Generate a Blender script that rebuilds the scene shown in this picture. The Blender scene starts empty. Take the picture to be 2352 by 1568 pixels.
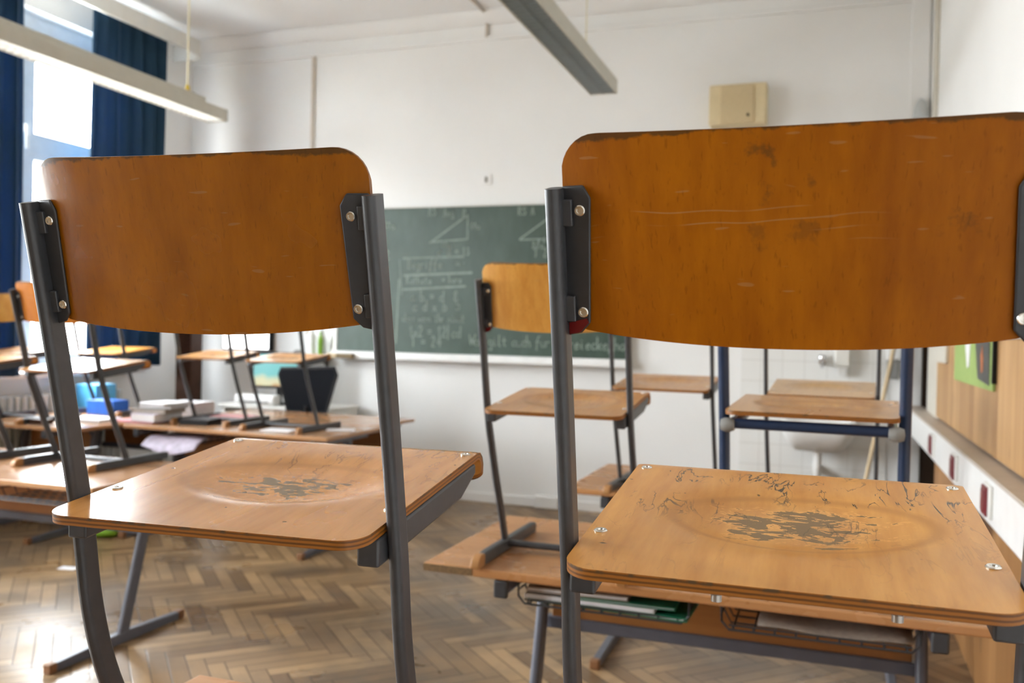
import bpy, math, random
from mathutils import Vector, Matrix
random.seed(7)
PI = math.pi
sc = bpy.context.scene
COL = sc.collection

# ------------------------------------------------------------------ helpers
class MB:
    """collects shapes for ONE mesh object"""
    def __init__(s): s.v=[]; s.f=[]; s.m=[]; s.uv={}
    def add(s, vs, fs, mi=0):
        o=len(s.v); s.v+= [tuple(p) for p in vs]
        for f in fs: s.f.append(tuple(i+o for i in f)); s.m.append(mi)
        return s
    def box(s, x0,x1,y0,y1,z0,z1, mi=0, M=None):
        vs=[Vector((x,y,z)) for z in (z0,z1) for y in (y0,y1) for x in (x0,x1)]
        if M is not None: vs=[M@p for p in vs]
        return s.add(vs,[(0,2,3,1),(4,5,7,6),(0,1,5,4),(2,6,7,3),(0,4,6,2),(1,3,7,5)],mi)
    def prism(s, poly, axis, a0, a1, mi=0):
        """poly of 2-d points extruded along axis ('x','y','z')"""
        def P(u,v,a): return {'x':(a,u,v),'y':(u,a,v),'z':(u,v,a)}[axis]
        n=len(poly)
        vs=[P(u,v,a0) for u,v in poly]+[P(u,v,a1) for u,v in poly]
        fs=[tuple(range(n-1,-1,-1)),tuple(range(n,2*n))]+[(i,(i+1)%n,n+(i+1)%n,n+i) for i in range(n)]
        return s.add(vs,fs,mi)
    def sweep(s, path, sect, up=(0,0,1), mi=0, cap=True):
        """sect: list of (a,b); a along side, b along the in-plane normal"""
        path=[Vector(p) for p in path]; n=len(sect); vs=[]; fs=[]
        for i,p in enumerate(path):
            t=(path[min(i+1,len(path)-1)]-path[max(i-1,0)]).normalized()
            u=Vector(up)
            if abs(t.dot(u))>.98: u=Vector((0,1,0)) if abs(t.y)<.9 else Vector((1,0,0))
            side=t.cross(u).normalized(); nn=side.cross(t).normalized()
            vs+=[p+side*a+nn*b for a,b in sect]
        for i in range(len(path)-1):
            for k in range(n):
                fs.append((i*n+k,i*n+(k+1)%n,(i+1)*n+(k+1)%n,(i+1)*n+k))
        if cap: fs+= [tuple(range(n-1,-1,-1)),tuple(range((len(path)-1)*n,len(path)*n))]
        return s.add(vs,fs,mi)
    def tube(s, path, r, n=12, mi=0, up=(0,0,1)):
        return s.sweep(path,[(r*math.cos(2*PI*k/n),r*math.sin(2*PI*k/n)) for k in range(n)],up,mi)
    def lathe(s, prof, c=(0,0,0), n=24, mi=0, M=None):
        """prof: (r,z) list"""
        vs=[];fs=[]
        for r,z in prof:
            for k in range(n):
                p=Vector((r*math.cos(2*PI*k/n),r*math.sin(2*PI*k/n),z))
                if M is not None: p=M@p
                vs.append(p+Vector(c))
        for i in range(len(prof)-1):
            for k in range(n): fs.append((i*n+k,i*n+(k+1)%n,(i+1)*n+(k+1)%n,(i+1)*n+k))
        fs+=[tuple(range(n-1,-1,-1)),tuple(range((len(prof)-1)*n,len(prof)*n))]
        return s.add(vs,fs,mi)
    def build(s, name, mats, parent=None, smooth=False, bevel=0, seg=2, ang=35, sub=0):
        me=bpy.data.meshes.new(name); me.from_pydata(s.v,[],s.f)
        if not isinstance(mats,(list,tuple)): mats=[mats]
        for m in mats: me.materials.append(m)
        for p,mi in zip(me.polygons,s.m):
            p.material_index=mi; p.use_smooth=bool(smooth)
        if s.uv:
            l=me.uv_layers.new(name='UVMap')
            for p in me.polygons:
                for li in p.loop_indices: l.data[li].uv=s.uv.get(me.loops[li].vertex_index,(0,0))
        me.update()
        o=bpy.data.objects.new(name,me); COL.objects.link(o)
        if parent is not None: o.parent=parent
        if bevel:
            b=o.modifiers.new('bevel','BEVEL'); b.width=bevel; b.segments=seg; b.limit_method='ANGLE'; b.angle_limit=math.radians(ang)
            b.use_clamp_overlap=True
        if sub:
            q=o.modifiers.new('sub','SUBSURF'); q.levels=sub; q.render_levels=sub
        if smooth=='auto' or bevel:
            for p in me.polygons: p.use_smooth=True
            if not sub:
                w=o.modifiers.new('wn','WEIGHTED_NORMAL'); w.keep_sharp=True
                try: me.set_sharp_from_angle(angle=math.radians(40))
                except Exception: pass
        return o

def rrect(w,h,r,n=4):
    out=[]
    for cx,cy,a0 in ((w/2-r,h/2-r,0),(-w/2+r,h/2-r,90),(-w/2+r,-h/2+r,180),(w/2-r,-h/2+r,270)):
        for k in range(n+1):
            a=math.radians(a0+90*k/n); out.append((cx+r*math.cos(a),cy+r*math.sin(a)))
    return out
def catmull(pts, n=8):
    P=[Vector(p) for p in pts]; P=[2*P[0]-P[1]]+P+[2*P[-1]-P[-2]]; out=[]
    for i in range(1,len(P)-2):
        for k in range(n):
            t=k/n; a,b,c,d=P[i-1:i+3]
            out.append(.5*((2*b)+(c-a)*t+(2*a-5*b+4*c-d)*t*t+(3*b-a-3*c+d)*t**3))
    out.append(P[-2]); return out
def empty(name, loc=(0,0,0), rz=0):
    o=bpy.data.objects.new(name,None); o.empty_display_size=.1; COL.objects.link(o)
    o.location=loc; o.rotation_euler=(0,0,rz); return o
def tag(o,label,cat,group=None,kind=None):
    o['label']=label; o['category']=cat
    if group: o['group']=group
    if kind: o['kind']=kind
    return o
def thing(name,label,cat,loc=(0,0,0),rz=0,group=None): return tag(empty(name,loc,rz),label,cat,group)
def struct(o): o['kind']='structure'; return o
def copy_tree(o,parent=None):
    c=o.copy(); COL.objects.link(c); c.parent=parent
    for ch in list(o.children): copy_tree(ch,c)
    return c
def setmat(o,m,i=0):
    s=o.material_slots[i]; s.link='OBJECT'; s.material=m

# ------------------------------------------------------------------ materials
def nmat(name):
    m=bpy.data.materials.new(name); m.use_nodes=True; t=m.node_tree
    return m,t,t.nodes['Principled BSDF']
class NG:
    def __init__(s,t): s.t=t
    def n(s,typ,**k):
        x=s.t.nodes.new(typ)
        for a,b in k.items(): setattr(x,a,b)
        return x
    def l(s,a,b): s.t.links.new(a,b)
    def val(s,sock,v):
        if hasattr(v,'is_output'): s.l(v,sock)
        else: sock.default_value=v
    def math(s,op,a,b=0.0,c=None,clamp=False):
        x=s.n('ShaderNodeMath',operation=op,use_clamp=clamp); s.val(x.inputs[0],a); s.val(x.inputs[1],b)
        if c is not None: s.val(x.inputs[2],c)
        return x.outputs[0]
    def mapr(s,v,a,b,c=0.0,d=1.0):
        x=s.n('ShaderNodeMapRange'); s.val(x.inputs[0],v)
        for i,q in enumerate((a,b,c,d)): s.val(x.inputs[i+1],q)
        return x.outputs[0]
    def mix(s,f,a,b):
        x=s.n('ShaderNodeMix',data_type='RGBA'); s.val(x.inputs[0],f)
        for i,v in ((6,a),(7,b)):
            if hasattr(v,'is_output'): s.l(v,x.inputs[i])
            else: x.inputs[i].default_value=(*v,1)
        return x.outputs[2]
    def obj(s,scale=(1,1,1),loc=(0,0,0),rot=(0,0,0)):
        c=s.n('ShaderNodeTexCoord'); m=s.n('ShaderNodeMapping'); s.l(c.outputs['Object'],m.inputs[0])
        m.inputs['Scale'].default_value=scale; m.inputs['Location'].default_value=loc; m.inputs['Rotation'].default_value=rot
        return m.outputs[0]
    def noise(s,vec,scale=5,detail=3,rough=.5,dist=0):
        x=s.n('ShaderNodeTexNoise'); s.l(vec,x.inputs['Vector'])
        x.inputs['Scale'].default_value=scale; x.inputs['Detail'].default_value=detail
        x.inputs['Roughness'].default_value=rough; x.inputs['Distortion'].default_value=dist
        return x.outputs[0]
    def xyz(s,v):
        x=s.n('ShaderNodeSeparateXYZ'); s.l(v,x.inputs[0]); return x.outputs
    def bump(s,h,strength=.2,dist=.01):
        x=s.n('ShaderNodeBump'); s.l(h,x.inputs['Height']); x.inputs['Strength'].default_value=strength; x.inputs['Distance'].default_value=dist
        return x.outputs[0]
def flat(name,rgb,rough=.5,metal=0,spec=.5,var=.06,vscale=14,coat=0,emit=None,estr=0):
    """plain material with a little procedural colour variation"""
    m,t,b=nmat(name); g=NG(t)
    nz=g.noise(g.obj(),vscale,3)
    f=g.mapr(nz,.3,.7,0,1)
    c=g.mix(f,tuple(x*(1-var) for x in rgb),tuple(min(1,x*(1+var)) for x in rgb))
    g.l(c,b.inputs['Base Color']); b.inputs['Roughness'].default_value=rough; b.inputs['Metallic'].default_value=metal
    b.inputs['Specular IOR Level'].default_value=spec
    if coat: b.inputs['Coat Weight'].default_value=coat; b.inputs['Coat Roughness'].default_value=.15
    if emit: b.inputs['Emission Color'].default_value=(*emit,1); b.inputs['Emission Strength'].default_value=estr
    return m

def back_wood(name,c0,c1,seed=0,stain=1.0,scratch=0.0,rough=.33,spec=.5,coat=.35):
    m,t,b=nmat(name); g=NG(t)
    v=g.obj((1,1,1),(seed,seed*.3,seed*.7))
    grain=g.noise(g.obj((75,75,2.2),(seed,0,seed)),1,4,.6)
    fig=g.noise(g.obj((16,16,1.0),(seed*2,0,seed)),1,2,.5,.6)
    fine=g.noise(g.obj((320,320,9),(seed,0,0)),1,2)
    f=g.math('ADD',g.math('MULTIPLY',grain,.45),g.math('MULTIPLY',fig,.55))
    col=g.mix(g.mapr(f,.34,.66),c0,c1)
    pore=g.mapr(fine,.62,.72)
    col=g.mix(g.math('MULTIPLY',pore,.35),col,tuple(x*.5 for x in c0))
    o=g.xyz(g.obj())
    # worn dark top edge and stains
    nz=g.noise(v,38,4,.65); nb=g.noise(v,9,3,.6)
    edge=g.mapr(g.math('ADD',o[2],g.math('MULTIPLY',nz,.018)),.8262,.8285)
    st=g.math('MULTIPLY',g.mapr(g.math('ADD',g.math('MULTIPLY',nz,.35),g.math('MULTIPLY',nb,.65)),.635,.665),g.mapr(o[2],.68,.80,.15,1))
    nick=g.mapr(g.noise(g.obj((1,1,.45),(seed*1.7,0,seed)),70,1,.4),.80,.83)
    dirt=g.math('MAXIMUM',g.math('MULTIPLY',edge,.75),g.math('MAXIMUM',g.math('MULTIPLY',st,.5*stain),g.math('MULTIPLY',nick,.85)))
    col=g.mix(dirt,col,(.05,.032,.012))
    sc_=None
    w=g.math('ADD',o[2],g.math('MULTIPLY',g.noise(g.obj((5,5,1),(seed,0,0)),1,2),.05))
    fr=g.math('FRACT',g.math('MULTIPLY',w,95))
    line=g.math('LESS_THAN',g.math('ABSOLUTE',g.math('SUBTRACT',fr,.5)),.055)
    brk=g.mapr(g.noise(g.obj((9,9,60),(seed+3,0,1)),1,3),.52,.60)
    reg=g.math('MULTIPLY',g.mapr(g.math('ABSOLUTE',g.math('SUBTRACT',o[2],.742)),.022,.012),g.mapr(g.math('ABSOLUTE',g.math('ADD',o[0],.05)),.14,.08))
    sc_=g.math('MULTIPLY',g.math('MULTIPLY',line,brk),g.math('MULTIPLY',reg,scratch))
    sp=g.mapr(g.noise(g.obj((30,30,160),(seed+8,2,0),(0,.5,0)),1,1),.73,.76)
    sc_=g.math('MAXIMUM',sc_,g.math('MULTIPLY',sp,.25))
    col=g.mix(sc_,col,(.42,.27,.13))
    g.l(col,b.inputs['Base Color'])
    g.l(g.mapr(nb,.3,.7,rough-.06,rough+.08),b.inputs['Roughness'])
    b.inputs['Specular IOR Level'].default_value=spec
    b.inputs['Coat Weight'].default_value=coat; b.inputs['Coat Roughness'].default_value=.12
    h=g.math('ADD',g.math('MULTIPLY',fine,.5),g.math('MULTIPLY',nz,.5))
    g.l(g.bump(h,.12,.002),b.inputs['Normal'])
    return m

def seat_wood(name,c0,c1,seed=0,wear=.5,crack=1.0,rough=.34,cx=0,cy=-.04,rx=.135,ry=.10,axis='y',dark=(.19,.125,.055)):
    m,t,b=nmat(name); g=NG(t)
    s=(60,3,60) if axis=='y' else (3,60,60)
    grain=g.noise(g.obj(s,(seed,seed,0)),1,4,.6)
    fig=g.noise(g.obj((11,2.4,4),(seed*2,0,seed)),1,2,.5,.8)
    f=g.math('ADD',g.math('MULTIPLY',grain,.5),g.math('MULTIPLY',fig,.5))
    col=g.mix(g.mapr(f,.36,.64),c0,c1)
    o=g.xyz(g.obj())
    ex=g.math('DIVIDE',g.math('SUBTRACT',o[0],cx),rx); ey=g.math('DIVIDE',g.math('SUBTRACT',o[1],cy),ry)
    d=g.math('SQRT',g.math('ADD',g.math('MULTIPLY',ex,ex),g.math('MULTIPLY',ey,ey)))
    inside=g.mapr(d,1.05,.35)
    warp=g.noise(g.obj((.62,1.5,1),(seed,seed*.3,0),(0,0,.25)),27,4,.6,1.6); warp2=g.noise(g.obj((.8,1.6,1),(seed+4,0,0)),95,3,.6,.8)
    wf=g.math('ADD',g.math('MULTIPLY',warp,.74),g.math('MULTIPLY',warp2,.26))
    wf=g.math('ADD',.5,g.math('MULTIPLY',g.math('SUBTRACT',wf,.5),2.2))
    thr=g.math('SUBTRACT',.93,g.math('MULTIPLY',inside,.40*wear))
    df=g.math('SUBTRACT',wf,thr)
    patch=g.math('MULTIPLY',g.mapr(df,-.012,.012),g.mapr(d,1.3,1.05))
    flake=g.math('MULTIPLY',g.math('MULTIPLY',g.mapr(df,-.14,-.03),g.mapr(d,1.1,.8)),.55)
    # bright bare rim of the flaked lacquer and darker orange ring around the dish
    ring=g.math('MULTIPLY',g.mapr(g.math('ABSOLUTE',g.math('SUBTRACT',d,1.02)),.10,.02),.55)
    col=g.mix(ring,col,tuple(x*.8 for x in c0))
    col=g.mix(flake,col,tuple(min(1,x*1.25+.03) for x in c1))
    col=g.mix(patch,col,dark)
    # cracks in the lacquer running front to back
    cn=g.noise(g.obj((34,9,10),(seed+9,1,0)),1,4,.55,.7)
    cr=g.mapr(g.math('ABSOLUTE',g.math('SUBTRACT',cn,.5)),.016,.006)
    cm=g.mapr(g.noise(g.obj((1,1,1),(seed+2,5,0)),13,2),.47,.56)
    cm=g.math('MULTIPLY',cm,g.mapr(o[1],-.10,.02,.12,1))
    cr=g.math('MULTIPLY',g.math('MULTIPLY',cr,cm),crack)
    dots=g.mapr(g.noise(g.obj((1,1,1),(seed+5,3,0)),75,1,.4),.78,.81)
    cr=g.math('MAXIMUM',cr,g.math('MULTIPLY',dots,.8))
    col=g.mix(cr,col,(.055,.034,.014))
    g.l(col,b.inputs['Base Color'])
    rg=g.math('ADD',g.mapr(fig,.3,.7,rough-.03,rough+.04),g.math('MULTIPLY',patch,.22))
    g.l(rg,b.inputs['Roughness'])
    b.inputs['Coat Weight'].default_value=.25; b.inputs['Coat Roughness'].default_value=.2
    h=g.math('SUBTRACT',g.math('MULTIPLY',grain,.12),g.math('MAXIMUM',g.math('MULTIPLY',patch,.8),cr))
    g.l(g.bump(h,.22,.0012),b.inputs['Normal'])
    return m
def ply_edge(name,c=(.33,.115,.010)):
    """plywood edge: layered stripes across the thickness (uv v)"""
    m,t,b=nmat(name); g=NG(t)
    u=g.n('ShaderNodeUVMap'); v=g.xyz(u.outputs[0])[1]
    w=g.math('ADD',g.math('MULTIPLY',v,2.3),g.math('MULTIPLY',g.noise(g.obj(),30,3),.35))
    s=g.math('FRACT',w); lay=g.mapr(g.math('ABSOLUTE',g.math('SUBTRACT',s,.5)),.22,.34)
    col=g.mix(lay,c,tuple(x*.42 for x in c))
    nz=g.mapr(g.noise(g.obj(),55,3),.52,.62)
    col=g.mix(g.math('MULTIPLY',g.math('MULTIPLY',nz,.8),g.mapr(v,.55,.8)),col,(.07,.045,.02))
    g.l(col,b.inputs['Base Color']); b.inputs['Roughness'].default_value=.5
    return m
def plaster(name,rgb,bump=.08,var=.05):
    m,t,b=nmat(name); g=NG(t)
    n1=g.noise(g.obj((1,1,1)),1.3,4); n2=g.noise(g.obj((1,1,1)),60,3)
    col=g.mix(g.mapr(n1,.3,.7),tuple(x*(1-var) for x in rgb),rgb)
    g.l(col,b.inputs['Base Color']); b.inputs['Roughness'].default_value=.75; b.inputs['Specular IOR Level'].default_value=.3
    g.l(g.bump(n2,bump,.004),b.inputs['Normal'])
    return m
def laminate(name,c0,c1,rough=.24,seed=0):
    m,t,b=nmat(name); g=NG(t)
    gr=g.noise(g.obj((2.2,60,60),(seed,0,0)),1,4,.6); fg=g.noise(g.obj((.8,9,9),(seed,2,0)),1,2,.5,.8)
    f=g.math('ADD',g.math('MULTIPLY',gr,.5),g.math('MULTIPLY',fg,.5))
    g.l(g.mix(g.mapr(f,.36,.64),c0,c1),b.inputs['Base Color'])
    g.l(g.mapr(g.noise(g.obj(),6,3),.3,.7,rough-.05,rough+.08),b.inputs['Roughness'])
    return m
def vert_wood(name,cols,scale=9,seed=0,rough=.5):
    """upright boards / veneer with vertical grain, for wall panelling (pattern across y)"""
    m,t,b=nmat(name); g=NG(t)
    o=g.xyz(g.obj())
    brd=g.math('FLOOR',g.math('MULTIPLY',o[1],scale))
    wn=g.n('ShaderNodeTexWhiteNoise',noise_dimensions='1D'); g.l(brd,wn.inputs['W'])
    gr=g.noise(g.obj((40,26,1.3),(seed,0,0)),1,4,.6,.5)
    f=g.math('ADD',g.math('MULTIPLY',gr,.65),g.math('MULTIPLY',wn.outputs[0],.35))
    col=g.mix(g.mapr(f,.3,.7),cols[0],cols[1])
    fr=g.math('FRACT',g.math('MULTIPLY',o[1],scale))
    gap=g.mapr(fr,.03,.0)
    col=g.mix(g.math('MULTIPLY',gap,.6),col,cols[2])
    kn=g.mapr(g.noise(g.obj((1,9,2.2),(seed,4,0)),1.6,2),.69,.73)
    col=g.mix(g.math('MULTIPLY',kn,.7),col,cols[2])
    g.l(col,b.inputs['Base Color']); b.inputs['Roughness'].default_value=rough
    return m

M={}
M['wall']=plaster('white plaster',(.84,.84,.832))
M['backwall']=plaster('brown back wall',(.22,.15,.09))
M['ceil']=plaster('ceiling plaster',(.85,.85,.85))
M['wallR']=plaster('right wall plaster',(.87,.868,.858))
M['trim']=flat('cream trim paint',(.62,.585,.51),.5,var=.04)
M['conduit']=flat('painted wall conduit',(.60,.54,.47),.6,var=.05)
M['white']=flat('white enamel',(.82,.82,.81),.3,var=.03)
M['offwhite']=flat('off white plastic',(.74,.73,.69),.4,var=.03)
M['grey']=flat('grey powder coated steel',(.050,.053,.060),.36,spec=.5,var=.10,vscale=60)
M['greyd']=flat('dark grey steel',(.040,.042,.048),.38,spec=.5,var=.10,vscale=60)
M['greyt']=flat('grey table steel',(.105,.11,.14),.4,var=.08)
M['navy']=flat('navy blue steel',(.016,.035,.085),.3,var=.1,vscale=50)
M['steel']=flat('bright screw steel',(.75,.73,.68),.22,metal=1,var=.03)
M['pin']=flat('dull pin metal',(.45,.43,.40),.4,metal=.8,var=.05)
M['dark']=flat('black plastic',(.009,.009,.010),.5,spec=.25,var=.1)
M['rubber']=flat('grey rubber plug',(.25,.25,.24),.6)
M['red']=flat('dark red plastic',(.17,.012,.018),.35,var=.08)
M['sticker']=flat('red sticker',(.16,.003,.004),.45,var=.08)
M['cap']=flat('tan foot cap',(.36,.17,.055),.4,var=.1)
M['capd']=flat('brown foot cap',(.22,.10,.04),.45,var=.1)
BK0,BK1=(.255,.084,.0045),(.40,.145,.010)
M['backA']=back_wood('backrest ply A',(.270,.080,.0010),(.390,.128,.002),1.3,.6,.0,.22,.30,.8)
M['backB']=back_wood('backrest ply B',(.275,.075,.0008),(.40,.126,.0015),5.1,1.0,.35,.5,.12,.03)
M['back']=back_wood('backrest ply',(.54,.225,.032),(.72,.37,.075),3.2,.5,.0,.34)
M['seatA']=seat_wood('seat ply A',(.48,.20,.040),(.64,.295,.075),2.2,1.15,.45,.25,cx=0,cy=-.05,ry=.085)
M['seatB']=seat_wood('seat ply B',(.52,.215,.034),(.70,.345,.080),6.4,1.32,1.0,.38,cx=.012,cy=-.045,rx=.13,ry=.085,dark=(.22,.135,.055))
M['seat']=seat_wood('seat ply',(.42,.19,.05),(.56,.29,.09),8.8,.30,.3,.33)
M['seatC']=seat_wood('seat ply C',(.40,.17,.04),(.54,.27,.08),11.3,.60,.5,.33,dark=(.23,.15,.065))
M['seatpale']=seat_wood('seat ply pale',(.50,.28,.11),(.62,.37,.16),4.8,.42,.2,.33,dark=(.33,.21,.10))
M['edge']=ply_edge('ply edge')
M['top']=laminate('beech laminate',(.40,.185,.068),(.50,.25,.105),.27)
M['topL']=laminate('beech laminate window row',(.40,.205,.095),(.48,.26,.13),.17,3)
M['chip']=flat('bare chipboard',(.17,.10,.04),.8,var=.3,vscale=120)
M['modesty']=laminate('panel veneer',(.27,.105,.025),(.36,.15,.04),.35,7)
M['paper']=flat('white paper',(.78,.78,.80),.7,var=.05,vscale=40)
M['paperw']=flat('newsprint paper',(.38,.33,.28),.8,var=.12,vscale=60)
M['bookg']=flat('dark green book cloth',(.05,.06,.04),.6)
M['pink']=flat('pink folder',(.62,.28,.30),.5)
M['lilac']=flat('lilac printed paper',(.62,.56,.68),.6,var=.18,vscale=25)
M['redb']=flat('red binder',(.30,.015,.02),.4)
M['green']=flat('green folder',(.01,.17,.09),.45)
M['lime']=flat('lime green cloth',(.17,.34,.015),.6,var=.2)
M['blueb']=flat('blue plastic',(.02,.13,.55),.4,var=.15)
M['sky']=flat('light blue plastic',(.10,.45,.80),.4,var=.1)
M['brown']=flat('dark brown wood',(.045,.019,.010),.6,spec=.15,var=.2)
M['brownl']=flat('olive brown wood',(.16,.10,.03),.5,var=.2)
M['beige']=flat('beige speaker cabinet',(.70,.58,.36),.5,var=.05)
M['beiged']=flat('speaker cloth',(.60,.48,.29),.8,var=.10,vscale=200)
M['lampb']=flat('beige lamp body',(.55,.53,.46),.45,var=.03)
M['louver']=flat('grey louver metal',(.30,.33,.34),.35,metal=.6,var=.05)
M['lamp_in']=flat('lamp reflector',(.75,.75,.72),.3,var=.03)
M['tubeon']=flat('lit lamp tube',(.9,.9,.9),.3,emit=(1,.97,.95),estr=.7)
M['cord']=flat('cream cord',(.66,.60,.42),.6)
M['yellow']=flat('yellow cord grip',(.60,.42,.03),.45)
M['rad']=flat('radiator enamel',(.60,.64,.64),.35,var=.05)
M['curtain']=None
M['poster']=flat('lime green card',(.33,.45,.14),.75,var=.05)
M['photo']=flat('dark photo print',(.04,.042,.042),.4,var=.3,vscale=30)
M['orange']=flat('orange figure print',(.55,.16,.04),.5,var=.3,vscale=50)
M['mesh']=flat('black office mesh',(.006,.007,.010),.8,spec=.12,var=.2,vscale=90)
M['chrome']=flat('chrome',(.6,.6,.62),.12,metal=1,var=.02)
M['broom']=flat('broom handle wood',(.62,.48,.30),.55,var=.1)
M['ductt']=flat('duct lid',(.50,.43,.36),.45,var=.06)
M['panel']=vert_wood('pine wall board',((.36,.19,.07),(.56,.33,.14),(.15,.065,.02)),9.0)
M['panellow']=vert_wood('lower wall board',((.30,.135,.04),(.43,.215,.075),(.10,.045,.015)),7.0,3)
M['hole']=flat('dark recess',(.012,.006,.003),.9,spec=.02)
M['chalk']=flat('chalk marks',(.27,.33,.29),.95,var=.15,vscale=30,spec=.1)

def curtain_mat():
    m,t,b=nmat('blue curtain cloth'); g=NG(t)
    n=g.noise(g.obj((1,1,1)),160,2); f=g.mapr(n,.3,.7)
    c=g.mix(f,(.010,.042,.082),(.016,.060,.115)); g.l(c,b.inputs['Base Color']); b.inputs['Roughness'].default_value=.85
    tr=g.n('ShaderNodeBsdfTranslucent'); tr.inputs[0].default_value=(.02,.12,.32,1)
    mx=g.n('ShaderNodeMixShader'); mx.inputs[0].default_value=.16
    out=t.nodes['Material Output']; g.l(b.outputs[0],mx.inputs[1]); g.l(tr.outputs[0],mx.inputs[2]); g.l(mx.outputs[0],out.inputs[0])
    return m
M['curtain']=curtain_mat()
def glass_mat():
    m,t,b=nmat('window glass'); g=NG(t)
    tp=g.n('ShaderNodeBsdfTransparent'); tp.inputs[0].default_value=(.97,.985,.99,1)
    gl=g.n('ShaderNodeBsdfGlossy'); gl.inputs['Roughness'].default_value=.02
    fr=g.n('ShaderNodeLayerWeight'); fr.inputs[0].default_value=.5; fac=g.math('ADD',.03,g.math('MULTIPLY',g.math('POWER',fr.outputs['Facing'],5),.6))
    mx=g.n('ShaderNodeMixShader'); g.l(fac,mx.inputs[0]); g.l(tp.outputs[0],mx.inputs[1]); g.l(gl.outputs[0],mx.inputs[2])
    g.l(mx.outputs[0],t.nodes['Material Output'].inputs[0]); return m
M['glass']=glass_mat()
def board_mat():
    m,t,b=nmat('green chalkboard enamel'); g=NG(t)
    n=g.noise(g.obj((1,1,.5)),2.2,5,.6,.5); n2=g.noise(g.obj((3,1,1)),7,4)
    f=g.math('ADD',g.math('MULTIPLY',n,.6),g.math('MULTIPLY',n2,.4))
    c=g.mix(g.mapr(f,.35,.7),(.030,.058,.040),(.056,.092,.070)); g.l(c,b.inputs['Base Color'])
    b.inputs['Roughness'].default_value=.42; return m
M['board']=board_mat()
def tile_mat():
    m,t,b=nmat('white wall tiles'); g=NG(t)
    o=g.xyz(g.obj()); 
    def joint(a,s): 
        fr=g.math('FRACT',g.math('MULTIPLY',a,s)); return g.math('LESS_THAN',fr,.025)
    j=g.math('MAXIMUM',joint(o[0],6.67),joint(o[2],6.67))
    g.l(g.mix(j,(.80,.80,.78),(.62,.61,.58)),b.inputs['Base Color']); b.inputs['Roughness'].default_value=.18; return m
M['tile']=tile_mat()
def floor_mat():
    m,t,b=nmat('worn oak parquet'); g=NG(t)
    ge=g.n('ShaderNodeNewGeometry'); rnd=ge.outputs['Random Per Island']
    u=g.n('ShaderNodeUVMap'); mp=g.n('ShaderNodeMapping'); g.l(u.outputs[0],mp.inputs[0]); mp.inputs['Scale'].default_value=(3.5,45,1)
    ad=g.n('ShaderNodeVectorMath',operation='ADD'); g.l(mp.outputs[0],ad.inputs[0])
    cb=g.n('ShaderNodeCombineXYZ'); g.l(g.math('MULTIPLY',rnd,70),cb.inputs[2]); g.l(cb.outputs[0],ad.inputs[1])
    gr=g.noise(ad.outputs[0],1,4,.6)
    f=g.math('ADD',g.math('MULTIPLY',rnd,.6),g.math('MULTIPLY',gr,.45))
    col=g.mix(g.mapr(f,.15,.85),(.140,.080,.038),(.410,.262,.132))
    big=g.noise(g.obj((1,1,1)),.9,4,.6); big2=g.noise(g.obj((1,1,1),(3,1,0)),2.6,4,.65)
    st=g.mapr(g.math('ADD',g.math('MULTIPLY',big,.55),g.math('MULTIPLY',big2,.45)),.46,.60)
    col=g.mix(g.math('MULTIPLY',st,.62),col,(.085,.068,.054))
    uo=g.xyz(u.outputs[0])
    wv=g.math('ABSOLUTE',g.math('SUBTRACT',uo[1],.5)); lv=g.math('ABSOLUTE',g.math('SUBTRACT',uo[0],.5))
    j=g.math('MAXIMUM',g.mapr(wv,.45,.485),g.mapr(lv,.491,.497))
    col=g.mix(g.math('MULTIPLY',j,.8),col,(.04,.024,.012))
    g.l(col,b.inputs['Base Color'])
    g.l(g.mapr(g.noise(g.obj((1,1,1),(1,7,0)),1.4,4,.6),.35,.65,.24,.46),b.inputs['Roughness'])
    b.inputs['Specular IOR Level'].default_value=.4
    b.inputs['Coat Weight'].default_value=.0; b.inputs['Coat Roughness'].default_value=.2
    hh=g.math('SUBTRACT',g.math('MULTIPLY',rnd,.35),g.math('MULTIPLY',j,.8))
    g.l(g.bump(hh,.25,.002),b.inputs['Normal'])
    return m
M['floor']=floor_mat()
def screen_mat():
    m,t,b=nmat('lit desktop picture'); g=NG(t)
    o=g.xyz(g.obj()); nz=g.noise(g.obj(),9,3)
    zz=g.math('ADD',o[2],g.math('MULTIPLY',nz,.10))
    c=g.mix(g.mapr(zz,.19,.22),(.42,.25,.12),(.48,.46,.30)); c=g.mix(g.mapr(zz,.25,.30),c,(.15,.38,.38))
    g.l(c,b.inputs['Base Color']); g.l(c,b.inputs['Emission Color']); b.inputs['Emission Strength'].default_value=.045; b.inputs['Roughness'].default_value=.2
    return m
M['screen']=screen_mat()
M['whitescreen']=flat('lit white screen',(.8,.8,.8),.2,emit=(1,1,1),estr=.8)

# ------------------------------------------------------------------ room
XL,XR,YF,YB,ZC=-5.46,.62,6.71,-1.9,3.90
def wallbox(name,mat,*b):
    o=MB().box(*b).build(name,mat); return struct(o)
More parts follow.
